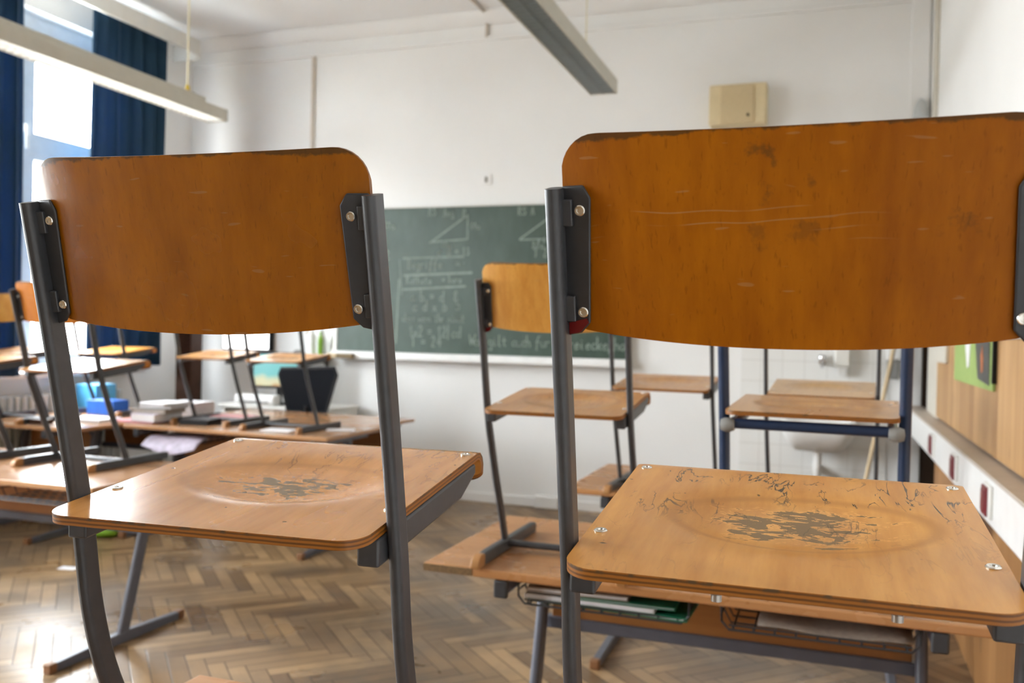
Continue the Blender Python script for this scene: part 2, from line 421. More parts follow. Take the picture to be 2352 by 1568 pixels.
# floor: herringbone planks, one mesh
def herringbone():
    mb=MB(); L,W=.42,.07; R=math.radians(-45); c,s=math.cos(R),math.sin(R)
    g=.0004
    cx,cy=(XL+XR)/2,(YF+YB)/2
    for j in range(-26,27):
        for i in range(-150,151):
            ox,oy=i*W+j*L, i*W-j*L
            for (x0,x1,y0,y1,ver) in ((0,L,0,W,0),(0,W,W,W+L,1)):
                P=[(ox+x0+g,oy+y0+g),(ox+x1-g,oy+y0+g),(ox+x1-g,oy+y1-g),(ox+x0+g,oy+y1-g)]
                Q=[(cx+c*x-s*y,cy+s*x+c*y) for x,y in P]
                if all(q[0]<XL-.2 or q[0]>XR+.3 or q[1]<YB-.2 or q[1]>YF+.3 for q in Q): continue
                mx=sum(q[0] for q in Q)/4; my=sum(q[1] for q in Q)/4
                if not(XL-.15<mx<XR+.15 and YB-.15<my<YF+.15): continue
                b=len(mb.v); mb.add([(x,y,0) for x,y in Q],[(0,1,2,3)])
                uv=[(0,0),(1,0),(1,1),(0,1)] if not ver else [(0,0),(0,1),(1,1),(1,0)]
                for k in range(4): mb.uv[b+k]=uv[k]
    return mb
fl=struct(herringbone().build('floor',M['floor']))
struct(MB().box(XL-.3,XR+.3,YB-.3,YF+.3,-.12,-.002).build('trim_subfloor',M['brown']))
wallbox('wall_front',M['wall'],XL-.3,XR+.3,YF,YF+.2,0,ZC)
wallbox('wall_right',M['wallR'],XR,XR+.2,YB,YF,0,ZC)
wallbox('wall_back',M['backwall'],XL-.3,XR+.3,YB-.2,YB,0,ZC)
struct(MB().box(XL-.3,XR+.3,YB-.2,YF+.2,ZC,ZC+.2).build('ceiling',M['ceil']))
# left wall with three window openings
WIN=[(4.10,5.98),(1.50,2.80),(-.80,.25)]; WZ0,WZ1=1.00,3.62
lw=MB(); T=.34
ys=[YB]
for a,b in sorted(WIN): ys+=[a,b]
ys.append(YF)
for k in range(0,len(ys),2): lw.box(XL-T,XL,ys[k],ys[k+1],0,ZC)
for a,b in WIN: lw.box(XL-T,XL,a,b,0,WZ0 if a>0 else .55); lw.box(XL-T,XL,a,b,WZ1,ZC)
struct(lw.build('wall_left',M['wall']))
M['frame']=flat('pale blue grey window paint',(.60,.67,.75),.4,var=.04)
for k,(a,b) in enumerate(WIN):
    wz=WZ0 if a>0 else .55
    mb=MB(); x0,x1=XL-.19,XL-.12; mid=a+(b-a)*.487
    mb.box(x0,x1,a,a+.07,wz,WZ1); mb.box(x0,x1,b-.07,b,wz,WZ1)
    mb.box(x0,x1,a,b,wz,wz+.08); mb.box(x0,x1,a,b,WZ1-.12,WZ1)
    mb.box(x0-.005,x1+.015,mid-.055,mid+.055,wz,WZ1)
    mb.box(x0-.005,x1+.012,a,b,2.60,2.71)
    for q0,q1 in ((a+.07,mid-.055),(mid+.055,b-.07)):
        for z0,z1 in ((wz+.08,2.60),(2.71,WZ1-.12)):
            e=.045
            mb.box(x0+.01,x1+.008,q0,q0+e,z0,z1); mb.box(x0+.01,x1+.008,q1-e,q1,z0,z1)
            mb.box(x0+.01,x1+.008,q0+e,q1-e,z0,z0+e); mb.box(x0+.01,x1+.008,q0+e,q1-e,z1-e,z1)
    w=struct(mb.build('window_%d'%(k+1),M['frame'],bevel=.004))
    MB().box(XL-.158,XL-.154,a+.05,b-.05,wz+.05,WZ1-.08).build('window_pane',M['glass'],w)
    MB().box(x1+.01,x1+.045,mid-.012,mid+.012,2.74,2.80).box(x1+.035,x1+.055,mid-.014,mid+.014,2.62,2.79).build('window_handle',M['white'],w,bevel=.004)
    MB().box(XL-.12,XL+.14,a-.05,b+.05,wz-.04,wz).build('window_sill',M['white'],w,bevel=.006)
# coving and conduits on the front wall
mb=MB()
mb.prism([(YF,3.90),(YF-.10,3.90),(YF-.085,3.86),(YF-.045,3.82),(YF,3.80)],'x',XL,XR)
struct(mb.build('trim_1',M['wall'],bevel=.01))
struct(MB().box(XL,XR,YF-.022,YF,3.675,3.71).build('trim_2',M['wall'],bevel=.004))
struct(MB().box(-4.215,-4.185,YF-.022,YF,1.3,3.675).build('trim_3',M['conduit'],bevel=.003))
c=thing('cable_conduit','pale brown cable conduit running from ceiling down to the front wall moulding','conduit',(-2.62,YF-.014,3.7))
MB().tube([(0,0,0),(0,0,.17)],.013,10).build('vertical_run',M['conduit'],c,smooth='auto')
MB().tube([(0,0,.17),(0,-.02,.185),(0,-1.6,.187)],.013,10).build('ceiling_run',M['conduit'],c,smooth='auto')
struct(MB().box(XL,XR,YF-.016,YF,0,.075).build('baseboard_front',M['wall'],bevel=.004))
# pillar in the right corner
struct(MB().box(.49,.61,YF-.03,YF,0,ZC).build('trim_4',M['wall'],bevel=.006))
struct(MB().box(.598,XR,6.22,6.36,2.05,ZC).build('trim_5',M['trim'],bevel=.003))

# right wall: boards, recess, duct
PX=.59
o=struct(MB().box(PX,XR,1.0,5.60,.94,1.375).build('trim_6',M['panel']))
o=struct(MB().box(PX,XR,1.0,5.60,.0,.70).build('trim_7',M['panellow']))
struct(MB().box(.600,XR,5.93,6.22,.80,2.05).box(.597,XR,5.60,5.93,.80,2.05).build('trim_8',M['trim'],bevel=.004))
struct(MB().box(.612,XR+.01,6.22,6.68,.0,2.05).box(.612,XR+.01,5.60,6.22,.0,.80).build('door_1',M['hole']))
struct(MB().box(PX-.01,XR,1.0,5.60,1.375,1.40).build('trim_9',M['ductt'],bevel=.003))
DX=.515
d=thing('cable_duct','white wall cable duct with dark red sockets along right wall','cable duct',(DX,3.9,.843))
MB().box(0,XR-DX,-2.9,2.76,-.080,.075).build('duct_body',M['white'],d,bevel=.006)
MB().box(-.003,XR-DX,-2.9,2.76,.072,.084).build('duct_lid',M['ductt'],d,bevel=.003)
for y in (4.96,4.12,3.31,2.45):
    f=MB().box(-.012,.0,y-3.9-.075,y-3.9+.055,-.052,.055).build('socket_frame',M['offwhite'],d,bevel=.003)
    MB().box(-.019,-.011,y-3.9-.045,y-3.9+.045,-.048,.048).box(-.023,-.018,y-3.9-.03,y-3.9+.03,-.036,.036).build('socket',M['red'],f,bevel=.004)

# ------------------------------------------------------------------ school chair
HW=.2025
PROF=[(0,.018),(-.030,.060),(-.085,.14),(-.127,.22),(-.155,.31),(-.174,.42),(-.219,.62),(-.258,.78)]
def post_y(z):
    for (y0,z0),(y1,z1) in zip(PROF,PROF[1:]):
        if z<=z1: return y0+(y1-y0)*(z-z0)/(z1-z0)
    (y0,z0),(y1,z1)=PROF[-2:]; return y0+(y1-y0)*(z-z0)/(z1-z0)
def plate(xs, nz, pt, lim, th, edge_mi=1):
    """curved sheet: pt(x,s)->centre point, lim(x)->(s0,s1); returns MB with two skins and a rim"""
    mb=MB(); nx=len(xs); T=[];Bm=[]
    for i,x in enumerate(xs):
        s0,s1=lim(x)
        for k in range(nz+1):
            s=s0+(s1-s0)*k/nz; e=1e-4
            p=pt(x,s); n=(pt(x+e,s)-pt(x-e,s)).cross(pt(x,s+e)-pt(x,s-e)).normalized()
            T.append(p+n*th/2); Bm.append(p-n*th/2)
    N=len(T); mb.v=[tuple(p) for p in T]+[tuple(p) for p in Bm]
    q=nz+1; idx=lambda i,k:i*q+k
    for i in range(nx-1):
        for k in range(nz):
            a,b,c,d=idx(i,k),idx(i+1,k),idx(i+1,k+1),idx(i,k+1)
            mb.f+=[(a,b,c,d),(N+d,N+c,N+b,N+a)]; mb.m+=[0,0]
    ring=[idx(i,0) for i in range(nx)]+[idx(nx-1,k) for k in range(1,nz+1)]+[idx(i,nz) for i in range(nx-2,-1,-1)]+[idx(0,k) for k in range(nz-1,0,-1)]
    o=len(mb.v); R=len(ring)
    mb.v+=[mb.v[r] for r in ring]+[mb.v[N+r] for r in ring]
    for j in range(R):
        mb.f.append((o+j,o+R+j,o+R+(j+1)%R,o+(j+1)%R)); mb.m.append(edge_mi)
        mb.uv[o+j]=(j/R,1.0); mb.uv[o+R+j]=(j/R,0.0)
    return mb
def spaced(W,r,n=22,m=7):
    inner=[-(W-r)+2*(W-r)*k/n for k in range(n+1)]
    arc=[W-r+r*math.sin(PI/2*k/m) for k in range(1,m+1)]
    arc[-1]=W-1e-5
    return [-a for a in reversed(arc)]+inner+arc
def corner(x,W,r):
    a=abs(x)-(W-r)
    return 0 if a<=0 else r-math.sqrt(max(0,r*r-a*a))
def BOW(u): return -.025*(1-min(1,abs(u))**2.6)
def backrest_mesh(W=.1965,z0=.655,z1=.826):
    rt,rb=.034,.022
    xs=spaced(W,rt,26,8)
    tilt=math.atan2(.039,.16); ct,st=math.cos(tilt),math.sin(tilt)
    def pt(x,s):
        u=x/W; bow=BOW(u)
        y=post_y(.70)-(s-.70)*st/ct
        off=.0115+bow
        return Vector((x,y+off*ct,s+off*st))
    def lim(x):
        u=x/W
        return (z0-.011*(1-u*u)+corner(x,W,rb), z1-.002*(1-u*u)-corner(x,W,rt))
    return plate(xs,18,pt,lim,.0095)
def seat_mesh(W=.1925):
    r=.030; L0=.386; rr=.019
    y0,zr=-.250,.4320; sl=math.atan2(.040,.362); c,s_=math.cos(sl),math.sin(sl)
    arcL=rr*math.radians(150)
    xs=spaced(W,r,24,7)
    # denser inner columns for the dish
    def pt(x,s):
        if s<=L0: y,z=y0+s*c,zr+s*s_
        else:
            a=(s-L0)/rr
            y=y0+L0*c+rr*math.sin(a)*c+rr*(1-math.cos(a))*s_
            z=zr+L0*s_-rr*(1-math.cos(a))*c+rr*math.sin(a)*s_
        d=((x)/.150)**2+((y+.045)/.118)**2
        dip=.011*(1-min(1,max(0,(math.sqrt(d)-.45)/.62)))
        t=max(0,min(1,(1.07-math.sqrt(d))/.62)); dip=.011*t*t*(3-2*t)
        return Vector((x,y,z-dip))
    def lim(x): return (corner(x,W,r), L0+arcL-.012*(corner(x,W,r)/r))
    return plate(xs,40,pt,lim,.0105)
def seat_z(y): return .4345+(y+.226)*.040/.362
def make_chair(with_sticker=True):
    root=empty('school_chair')
    sect=rrect(.015,.030,.0072,4)
    for sgn in (-1,1):
        path=catmull([(sgn*HW,y,z) for y,z in PROF],5)
        MB().sweep(path,sect,up=(0,1,0)).build('post',M['grey'],root,smooth='auto')
    for sgn in (-1,1):
        x=sgn*HW
        fb=MB().prism([(-.205,.0),(.268,.0),(.268,.028),(.262,.033),(-.165,.036),(-.205,.033)],'x',x-.011,x+.011).build('foot_bar',M['grey'],root,bevel=.004)
        MB().prism([(-.252,.0),(-.203,.0),(-.203,.036),(-.225,.036),(-.246,.026),(-.252,.012)],'x',x-.0135,x+.0135).build('end_cap',M['cap'],fb,bevel=.004,seg=3)
    MB().sweep([(-HW,.005,.020),(HW,.005,.020)],rrect(.028,.018,.008)).build('crossbar',M['grey'],root,smooth='auto')
    seat_mesh().build('seat',[M['seat'],M['edge']],root,smooth='auto',bevel=.0022,seg=2,ang=50)
    for sgn in (-1,1):
        x0,x1=sorted((sgn*.169,sgn*.1945))
        zt=lambda y: seat_z(y)-.0062
        pr=[(-.206,zt(-.206)-.030),(.06,zt(.06)-.032),(.118,zt(.118)-.014),(.118,zt(.118)),(-.206,zt(-.206))]
        MB().prism(pr,'x',x0,x1).build('seat_rail',M['grey'],root,bevel=.003)
    for sx in (-1,1):
        for y in (-.143,.118):
            Rm=Matrix.Rotation(math.atan2(.040,.362),4,'X')
            MB().lathe([(.0070,-.001),(.0070,.0008),(.0058,.0018),(.0032,.0016),(.0026,.0004),(.0001,.0003)],(sx*.179,y,seat_z(y)+.0054),16,M=Rm).build('rivet',M['steel'],root,smooth='auto')
    for sx in (-1,1):
        MB().lathe([(.0038,-.004),(.0038,-.015),(.0048,-.015),(.0048,-.021),(.0001,-.021)][::-1],((.095 if sx>0 else -.055),-.218,seat_z(-.218)-.002),14).build('stop_pin',M['pin'],root,smooth='auto')
    backrest_mesh().build('backrest',[M['back'],M['edge']],root,smooth='auto',bevel=.0022,seg=2,ang=50)
    tilt=math.atan2(.039,.16)
    for sgn in (-1,1):
        # plate that holds the backrest: lies against its rear face
        Rt=Matrix.Translation((0,post_y(.70),.70))@Matrix.Rotation(tilt,4,'X')
        def Q(x,o,h): return Rt@Vector((sgn*x,o,h))
        n=[(.1975,-.055),(.182,-.051),(.173,-.041),(.169,.073),(.176,.0845),(.1975,.0835)]
        off=lambda x:.0115+BOW(x/.1965)-.0052
        mb=MB(); k=len(n)
        mb.add([Q(x,off(x)-.004,h) for x,h in n]+[Q(x,off(x),h) for x,h in n],
               [tuple(range(k-1,-1,-1)),tuple(range(k,2*k))]+[(i,(i+1)%k,k+(i+1)%k,k+i) for i in range(k)])
        for f in range(len(mb.f)):
            if sgn<0: pass
        br=mb.build('bracket',M['greyd'],root,bevel=.0016)
        if True:
            for h in (.060,-.028):
                tb=MB(); o_=off(.19)
                vs=[Q(a,b,c) for c in (h-.012,h+.012) for b in (o_-.009,o_-.002) for a in (.1865,.1975)]
                tb.add(vs,[(0,2,3,1),(4,5,7,6),(0,1,5,4),(2,6,7,3),(0,4,6,2),(1,3,7,5)])
                tb.build('weld_tab',M['grey'],br,bevel=.0012)
        for h in (.062,-.031):
            x=.1795; p=Q(x,off(x)-.004,h)
            Rr=Matrix.Rotation(tilt,4,'X')@Matrix.Rotation(PI/2,4,'X')
            MB().lathe([(.0050,-.001),(.0050,.0018),(.0042,.0026),(.0027,.0024),(.0023,.0012),(.0001,.0011)],p,16,M=Rr).build('screw',M['steel'],br,smooth='auto')
        if sgn<0 and with_sticker:
            s=MB(); n2=[(.1945,-.053),(.183,-.0500),(.1742,-.0405),(.1760,-.0365),(.1945,-.042)]; k=len(n2)
            s.add([Q(x,off(x)-.0052,h) for x,h in n2]+[Q(x,off(x)-.0038,h) for x,h in n2],
                  [tuple(range(k-1,-1,-1)),tuple(range(k,2*k))]+[(i,(i+1)%k,k+(i+1)%k,k+i) for i in range(k)])
            s.build('size_sticker',M['sticker'],br)
    return root
PROF2=[(0,.018),(-.008,.037),(-.050,.13),(-.095,.225),(-.138,.325),(-.176,.427),(-.230,.640),(-.270,.790)]
TZ=.711
def post_mesh(sgn):
    o=MB().sweep(catmull([(sgn*HW,y,z) for y,z in PROF2],5),rrect(.015,.030,.0072,4),up=(0,1,0)).build('post',M['grey'],None,smooth='auto')
    me=o.data; bpy.data.objects.remove(o); return me
STRAIGHT=[post_mesh(-1),post_mesh(1)]
proto=make_chair()
used=[False]
def kids(o,base): return [c for c in o.children if c.name.split('.')[0]==base]
def place_chair(x,y,rz,label,seat=None,back=None,sticker=True,group='wooden school chairs standing on the tables',post=None,z=TZ,steel=None):
    if not used[0]: r=proto; used[0]=True; fresh=True
    else: r=copy_tree(proto); fresh=False
    r.location=(x,y,z); r.rotation_euler=(0,0,rz)
    tag(r,label,'chair',group)
    if y>2:
        for p,me in zip(sorted(kids(r,'post'),key=lambda o:sum(v.co.x for v in o.data.vertices)),STRAIGHT): p.data=me
    if seat: setmat(kids(r,'seat')[0],seat)
    if back: setmat(kids(r,'backrest')[0],back)
    if not fresh:
        for c in kids(r,'stop_pin'): bpy.data.objects.remove(c)
    if not sticker:
        for b in kids(r,'bracket'):
            for c in list(b.children):
                if c.name.startswith('size_sticker'): bpy.data.objects.remove(c)
    return r
place_chair(-.036,1.040,.012,'large wooden chair in right foreground with red sticker and heavily flaked seat',M['seatB'],M['backB'])
place_chair(-.641,1.027,.065,'wooden chair in left foreground, glossy backrest with grey posts in front of the window',M['seatA'],M['backA'],sticker=False)
place_chair(-.690,2.530,.0,'wooden chair on middle desk in front of chalkboard, pale orange backrest showing red sticker',M['seatC'],M['back'])
kids(bpy.data.objects['school_chair.002'],'backrest')[0].location.z=.010
place_chair(-.625,3.815,-.02,'wooden chair behind the middle one, left of two on the farthest right desk',M['seatC'],None,False)
place_chair(-.010,3.805,-.05,'wooden chair farthest right in front of the washbasin, pale seat above the blue chair',M['seatpale'],None,False)
place_chair(-3.215,3.300,.02,'wooden chair on near left desk, right of two, with rolled brown seat edge',None,None,False)
place_chair(-3.865,3.260,.0,'wooden chair cut by left photo edge on the near left desk, beside another chair',None,None,False)
place_chair(-3.245,4.990,.0,'wooden chair on long paper covered desk, right end, in front of black office chair',None,None,False)
place_chair(-3.860,5.090,.03,'wooden chair on long paper covered desk, in front of dark brown post',None,None,False)
place_chair(-4.860,5.240,.0,'wooden chair at far left near the blue curtain with seat edge against white wall',None,None,False)
place_chair(-5.000,4.550,.0,'wooden chair by radiator under window, orange backrest cut by left photo edge',None,M['back'],False)

# blue round-tube chair
def blue_chair(x,y,rz):
    r=thing('school_chair','wooden chair with navy blue round tube frame and grey plugs before the washbasin','chair',(x,y,TZ),rz,'wooden school chairs standing on the tables')
    W=.204
    pr=[(-.02,.016),(-.06,.06),(-.10,.14),(-.135,.25),(-.165,.42),(-.21,.62),(-.25,.80)]
    for s in (-1,1):
        MB().tube(catmull([(s*W,yy,zz) for yy,zz in pr],5),.0135,14,up=(0,1,0)).build('post',M['navy'],r,smooth='auto')
    for s in (-1,1):
        fb=MB().tube([(s*W,-.10,.0135),(s*W,.27,.0135)],.0135,12).build('foot_bar',M['navy'],r,smooth='auto')
        MB().lathe([(.0,-.012),(.012,-.010),(.0155,0),(.0155,.025),(.0,.027)],(s*W,-.105,.0155),12,M=Matrix.Rotation(-PI/2,4,'X')).build('end_cap',M['rubber'],fb,smooth='auto')
    MB().tube([(-W,-.02,.02),(W,-.02,.02)],.0115,12).build('crossbar',M['navy'],r,smooth='auto')
    o=kids(proto,'seat')[0]; me=o.data
    s=o.copy(); COL.objects.link(s); s.parent=r; setmat(s,M['seatBl']); s.scale=(1.0,.92,1)
    s.location=(0,-.05,.0246); s.rotation_euler=(-.066,0,0)
    bar=MB().tube([(-.190,-.225,.444),(.190,-.225,.444)],.0125,12).build('seat_support',M['navy'],r,smooth='auto')
    for q in (-1,1):
        MB().lathe([(.0,-.018),(.013,-.016),(.017,-.006),(.017,.006),(.013,.016),(.0,.018)],(q*.186,-.232,.440),14,M=Matrix.Rotation(PI/2,4,'Y')).build('stack_plug',M['rubber'],bar,smooth='auto')
    for q in (-1,1):
        MB().tube([(q*.178,-.215,.444),(q*.178,-.05,.447),(q*.178,.08,.452)],.0115,12).build('seat_rail',M['navy'],r,smooth='auto')
    b=kids(proto,'backrest')[0].copy(); COL.objects.link(b); b.parent=r
    return r
M['seatBl']=seat_wood('seat ply blue chair',(.40,.19,.055),(.56,.30,.10),14.2,.05,.05,.3,cy=-.05)
blue_chair(-.021,2.420,-.06)

# ------------------------------------------------------------------ school tables
def make_table(W,D,label,loc,rz=0,top='top',inset=(.23,.23),raw=0,basket=(1,1),H=.71,front=-.115,group='pupil desks in rows'):
    """loc = near left corner of the top on the floor"""
    r=thing('school_table',label,'table',loc,rz,group); th=.024
    mb=MB(); 
    if raw:
        mb.box(raw,W,0,D,H-th,H); mb.box(0,raw,0.003,D,H-th,H); t=mb.build('tabletop',M[top],r,bevel=.004)
        MB().box(.002,raw-.002,.0,.0035,H-th+.002,H-.002).build('raw_edge',M['chip'],t)
    else: mb.box(0,W,0,D,H-th,H).build('tabletop',M[top],r,bevel=.004)
    xs=(inset[0],W-inset[1])
    for x in xs:
        MB().sweep([(x,.28,.03),(x,.345,.26),(x,.40,.46),(x,.44,.66)],rrect(.03,.055,.012),up=(0,1,0)).build('leg',M['greyt'],r,smooth='auto')
        f=MB().prism([(front+.035,0),(D-.08,0),(D-.08,.035),(.30,.05),(front+.035,.035)],'x',x-.017,x+.017).build('foot_bar',M['greyt'],r,bevel=.005)
        for a,b in ((front,front+.037),(D-.082,D-.045)):
            MB().box(x-.020,x+.020,a,b,0,.04).build('end_cap',M['capd'],f,bevel=.006)
        sr=MB().box(x-.018,x+.018,.012,D-.06,H-th-.042,H-th).build('top_rail',M['greyt'],r,bevel=.004)
        MB().box(x-.020,x+.020,.004,.022,H-th-.052,H-th-.002).build('rail_plug',M['greyd'],sr,bevel=.006)
        sg=1 if x==xs[0] else -1
        MB().prism([(x,.60),(x+sg*.06,.655),(x,.655)] if sg>0 else [(x,.655),(x-.06,.655),(x,.60)],'y',.405,.42).build('gusset',M['greyt'],r)
    MB().box(xs[0],xs[1],.44,.475,.425,.462).build('cross_rail',M['greyt'],r,bevel=.004)
    MB().box(xs[0]+.02,xs[1]-.02,.450,.466,.46,H-th-.002).build('modesty_panel',M['modesty'],r,bevel=.002)
    # wire baskets under the top
    bw=.47; spots=[]
    if basket[0]: spots.append(xs[0]+.035)
    if basket[1]: spots.append(xs[1]-.035-bw)
    for bx in spots:
        w=MB(); zb=H-th-.072; zt=H-th-.006; y0,y1=.055,.36
        def wire(pts,rad=.0026): w.tube(pts,rad,6)
        for yy in (y0,y1): wire([(bx,yy,zt),(bx+.002,yy,zb+.02),(bx+.02,yy,zb),(bx+bw-.02,yy,zb),(bx+bw-.002,yy,zb+.02),(bx+bw,yy,zt)],.0032)
        wire([(bx,y0,zt),(bx,y1,zt)],.0032); wire([(bx+bw,y0,zt),(bx+bw,y1,zt)],.0032)
        wire([(bx,y0,zb+.035),(bx,y1,zb+.035)]); wire([(bx+bw,y0,zb+.035),(bx+bw,y1,zb+.035)])
        wire([(bx+.02,y0,zb+.012),(bx+bw-.02,y0,zb+.012)]); 
        n=9
        for k in range(n):
            x=bx+.03+(bw-.06)*k/(n-1); wire([(x,y0,zb+.012),(x,y0,zb-.001),(x,y1,zb-.001),(x,y1,zb+.03)])
        for k in range(1,5): 
            yy=y0+(y1-y0)*k/5; wire([(bx,yy,zb+.035),(bx+.02,yy,zb),(bx+bw-.02,yy,zb),(bx+bw,yy,zb+.035)])
        w.build('wire_basket',M['greyd'],r,smooth='auto')
    return r
make_table(1.56,.70,'school desk nearest the camera carrying both large foreground chairs',(-1.09,.69,0),basket=(0,0))
make_table(1.55,.72,'school desk in middle right with chipped edge and wire baskets of notebooks',(-1.055,2.295,0),raw=.15)
make_table(1.53,.78,'farthest right school desk below the chalkboard, near the washbasin',(-1.03,3.66,0),inset=(.17,.23))
make_table(1.50,.70,'near left school desk with two chairs, shiny top reflecting window',(-4.21,2.79,0),top='topL',inset=(.10,.10))
make_table(1.51,.72,'long left school desk with papers and books in front of black office chair',(-4.29,4.66,0),top='topL',inset=(.10,.10))
make_table(1.44,.62,'school desk pushed against the back of the paper covered desk',(-4.29,5.39,0),top='topL',inset=(.10,.10),basket=(0,0),front=.03)
make_table(.95,.66,'school desk under the window beside the radiator',(-5.28,4.30,0),top='topL',inset=(.10,.25),basket=(0,0))
make_table(.95,.66,'school desk by the blue curtain behind the radiator desk',(-5.28,4.97,0),top='topL',inset=(.10,.25),basket=(0,0),front=.03)

# ------------------------------------------------------------------ front wall things
cb=thing('chalkboard','large green chalkboard with white chalk maths writing on the front wall','chalkboard',(0,YF,0))
X0,X1,Z0,Z1=-3.893,-1.405,1.177,2.355
MB().box(X0,X1,-.055,-.025,Z0,Z1).build('board_panel',M['board'],cb)
MB().box(X0-.035,X0,-.062,-.02,Z0-.03,Z1+.012).box(X1,X1+.012,-.062,-.02,Z0-.03,Z1+.012).box(X0-.035,X1+.012,-.062,-.02,Z1,Z1+.012).build('frame',M['offwhite'],cb,bevel=.003)
MB().box(X0-.035,X1+.012,-.105,-.02,Z0-.045,Z0-.002).box(X0-.035,X1+.012,-.115,-.10,Z0-.062,Z0-.022).build('chalk_tray',M['white'],cb,bevel=.004)
MB().box(X0+.3,X0+.36,-.025,0,Z0+.1,Z1-.1).box(X1-.36,X1-.3,-.025,0,Z0+.1,Z1-.1).build('wall_mount',M['greyd'],cb)
# stroke lettering in chalk
F={ 'a':[[(.5,.45),(.3,.5),(.1,.3),(.15,.05),(.35,.0),(.5,.2),(.52,.45),(.55,.05),(.65,.0)]],
'b':[[(.1,1),(.1,0),(.35,0),(.5,.2),(.4,.45),(.1,.4)]],'c':[[(.5,.42),(.3,.5),(.1,.25),(.25,0),(.5,.08)]],
'd':[[(.5,.4),(.25,.48),(.08,.22),(.25,0),(.5,.12)],[(.52,1),(.5,.0)]],'e':[[(.1,.25),(.48,.3),(.35,.5),(.1,.3),(.2,0),(.5,.08)]],
'f':[[(.5,.95),(.32,.95),(.22,.6),(.15,-.3)],[(.05,.5),(.42,.5)]],'g':[[(.5,.45),(.2,.48),(.1,.2),(.3,.02),(.5,.2),(.52,.45),(.45,-.35),(.1,-.3)]],
'h':[[(.1,1),(.1,0)],[(.1,.35),(.35,.5),(.45,.3),(.48,0)]],'i':[[(.2,.48),(.2,.05),(.32,0)],[(.2,.68),(.22,.72)]],
'k':[[(.1,1),(.1,0)],[(.45,.48),(.12,.22),(.48,0)]],'l':[[(.2,1),(.15,.1),(.35,.0)]],'m':[[(.05,.45),(.05,0)],[(.05,.35),(.22,.48),(.3,.3),(.3,0)],[(.3,.35),(.48,.48),(.56,.3),(.58,0)]],
'n':[[(.08,.45),(.08,0)],[(.08,.32),(.3,.48),(.45,.3),(.48,0)]],'o':[[(.3,.48),(.1,.25),(.28,0),(.5,.22),(.3,.48)]],
'p':[[(.1,.45),(.08,-.35)],[(.1,.4),(.35,.48),(.5,.25),(.3,.02),(.1,.1)]],'r':[[(.1,.45),(.1,0)],[(.1,.3),(.3,.48),(.45,.42)]],
's':[[(.48,.42),(.25,.5),(.15,.35),(.42,.18),(.3,0),(.08,.06)]],'t':[[(.25,.85),(.22,.1),(.42,.02)],[(.05,.5),(.45,.52)]],
'u':[[(.08,.45),(.1,.1),(.3,0),(.48,.2),(.5,.45)],[(.5,.45),(.52,.0)]],'v':[[(.05,.45),(.25,0),(.5,.47)]],'w':[[(.02,.45),(.15,0),(.3,.35),(.45,0),(.6,.47)]],
'x':[[(.08,.48),(.48,0)],[(.48,.48),(.08,0)]],'z':[[(.1,.45),(.48,.45),(.1,0),(.5,.02)]],
'A':[[(.05,0),(.3,1),(.55,0)],[(.14,.35),(.48,.35)]],'R':[[(.1,0),(.1,1),(.45,.9),(.45,.6),(.1,.5),(.52,0)]],'S':[[(.52,.85),(.3,1),(.1,.8),(.5,.3),(.35,0),(.05,.12)]],
'B':[[(.1,0),(.1,1),(.45,.85),(.35,.55),(.1,.52),(.5,.4),(.42,.05),(.1,0)]],'K':[[(.1,1),(.1,0)],[(.5,1),(.12,.45),(.55,0)]],'W':[[(.0,1),(.15,0),(.32,.7),(.48,0),(.68,1)]],'E':[[(.5,1),(.1,.98),(.1,.02),(.52,0)],[(.1,.5),(.42,.52)]],
'D':[[(.1,0),(.1,1),(.4,.85),(.52,.45),(.35,.08),(.1,0)]],
'0':[[(.3,1),(.1,.5),(.3,0),(.5,.5),(.3,1)]],'1':[[(.15,.7),(.32,1),(.3,0)]],'2':[[(.1,.8),(.3,1),(.48,.75),(.1,.02),(.52,.02)]],'3':[[(.1,.95),(.45,.9),(.22,.55),(.48,.3),(.3,0),(.08,.1)]],
'4':[[(.4,0),(.42,1),(.08,.35),(.55,.35)]],'6':[[(.45,1),(.15,.5),(.15,.1),(.4,.02),(.48,.3),(.15,.4)]],'8':[[(.3,.52),(.12,.78),(.3,1),(.46,.78),(.12,.25),(.3,0),(.48,.25),(.3,.52)]],
'=':[[(.08,.55),(.5,.57)],[(.08,.3),(.5,.32)]],'.':[[(.2,.3),(.24,.33)]],'|':[[(.2,1.1),(.2,-.2)]],'/':[[(.05,-.2),(.45,1.1)]]}
ch=None; rnd=random.Random(4)
def bxz(px,py):
    """photo pixel -> (x,z) on the board (affine-ish, measured)"""
    x=-3.492+(px-885)*(1.396/369.0); z0=2.343-(1254-px)*.00003
    zz=2.355-(py-(484.6-.0347*(px-885)))*(1.178/(325+ (px-885)*.0655))
    return x,zz
def stroke(pts,w=.006):
    pts=[Vector((x,0,z)) for x,z in pts]
    for a,b in zip(pts,pts[1:]):
        d=(b-a); 
        if d.length<1e-5: continue
        d.normalize(); n=Vector((-d.z,0,d.x))*w/2; a2=a-d*w*.3; b2=b+d*w*.3
        o=len(ch.v); ch.v+=[(p.x,-.0562,p.z) for p in (a2-n,b2-n,b2+n,a2+n)]; ch.f.append((o,o+1,o+2,o+3)); ch.m.append(0)
def write(text,px,py,h,w=.009,adv=.62):
    global ch
    ch=MB(); x,z=bxz(px,py)
    for cch in text:
        for st in F.get(cch,[]):
            stroke([(x+a*h*.85+rnd.uniform(-.002,.002),z+b*h+rnd.uniform(-.003,.003)) for a,b in st],w)
        x+=h*(adv if cch!=' ' else .45)*(1.0)
    ch.build('chalk_writing',M['chalk'],cb)
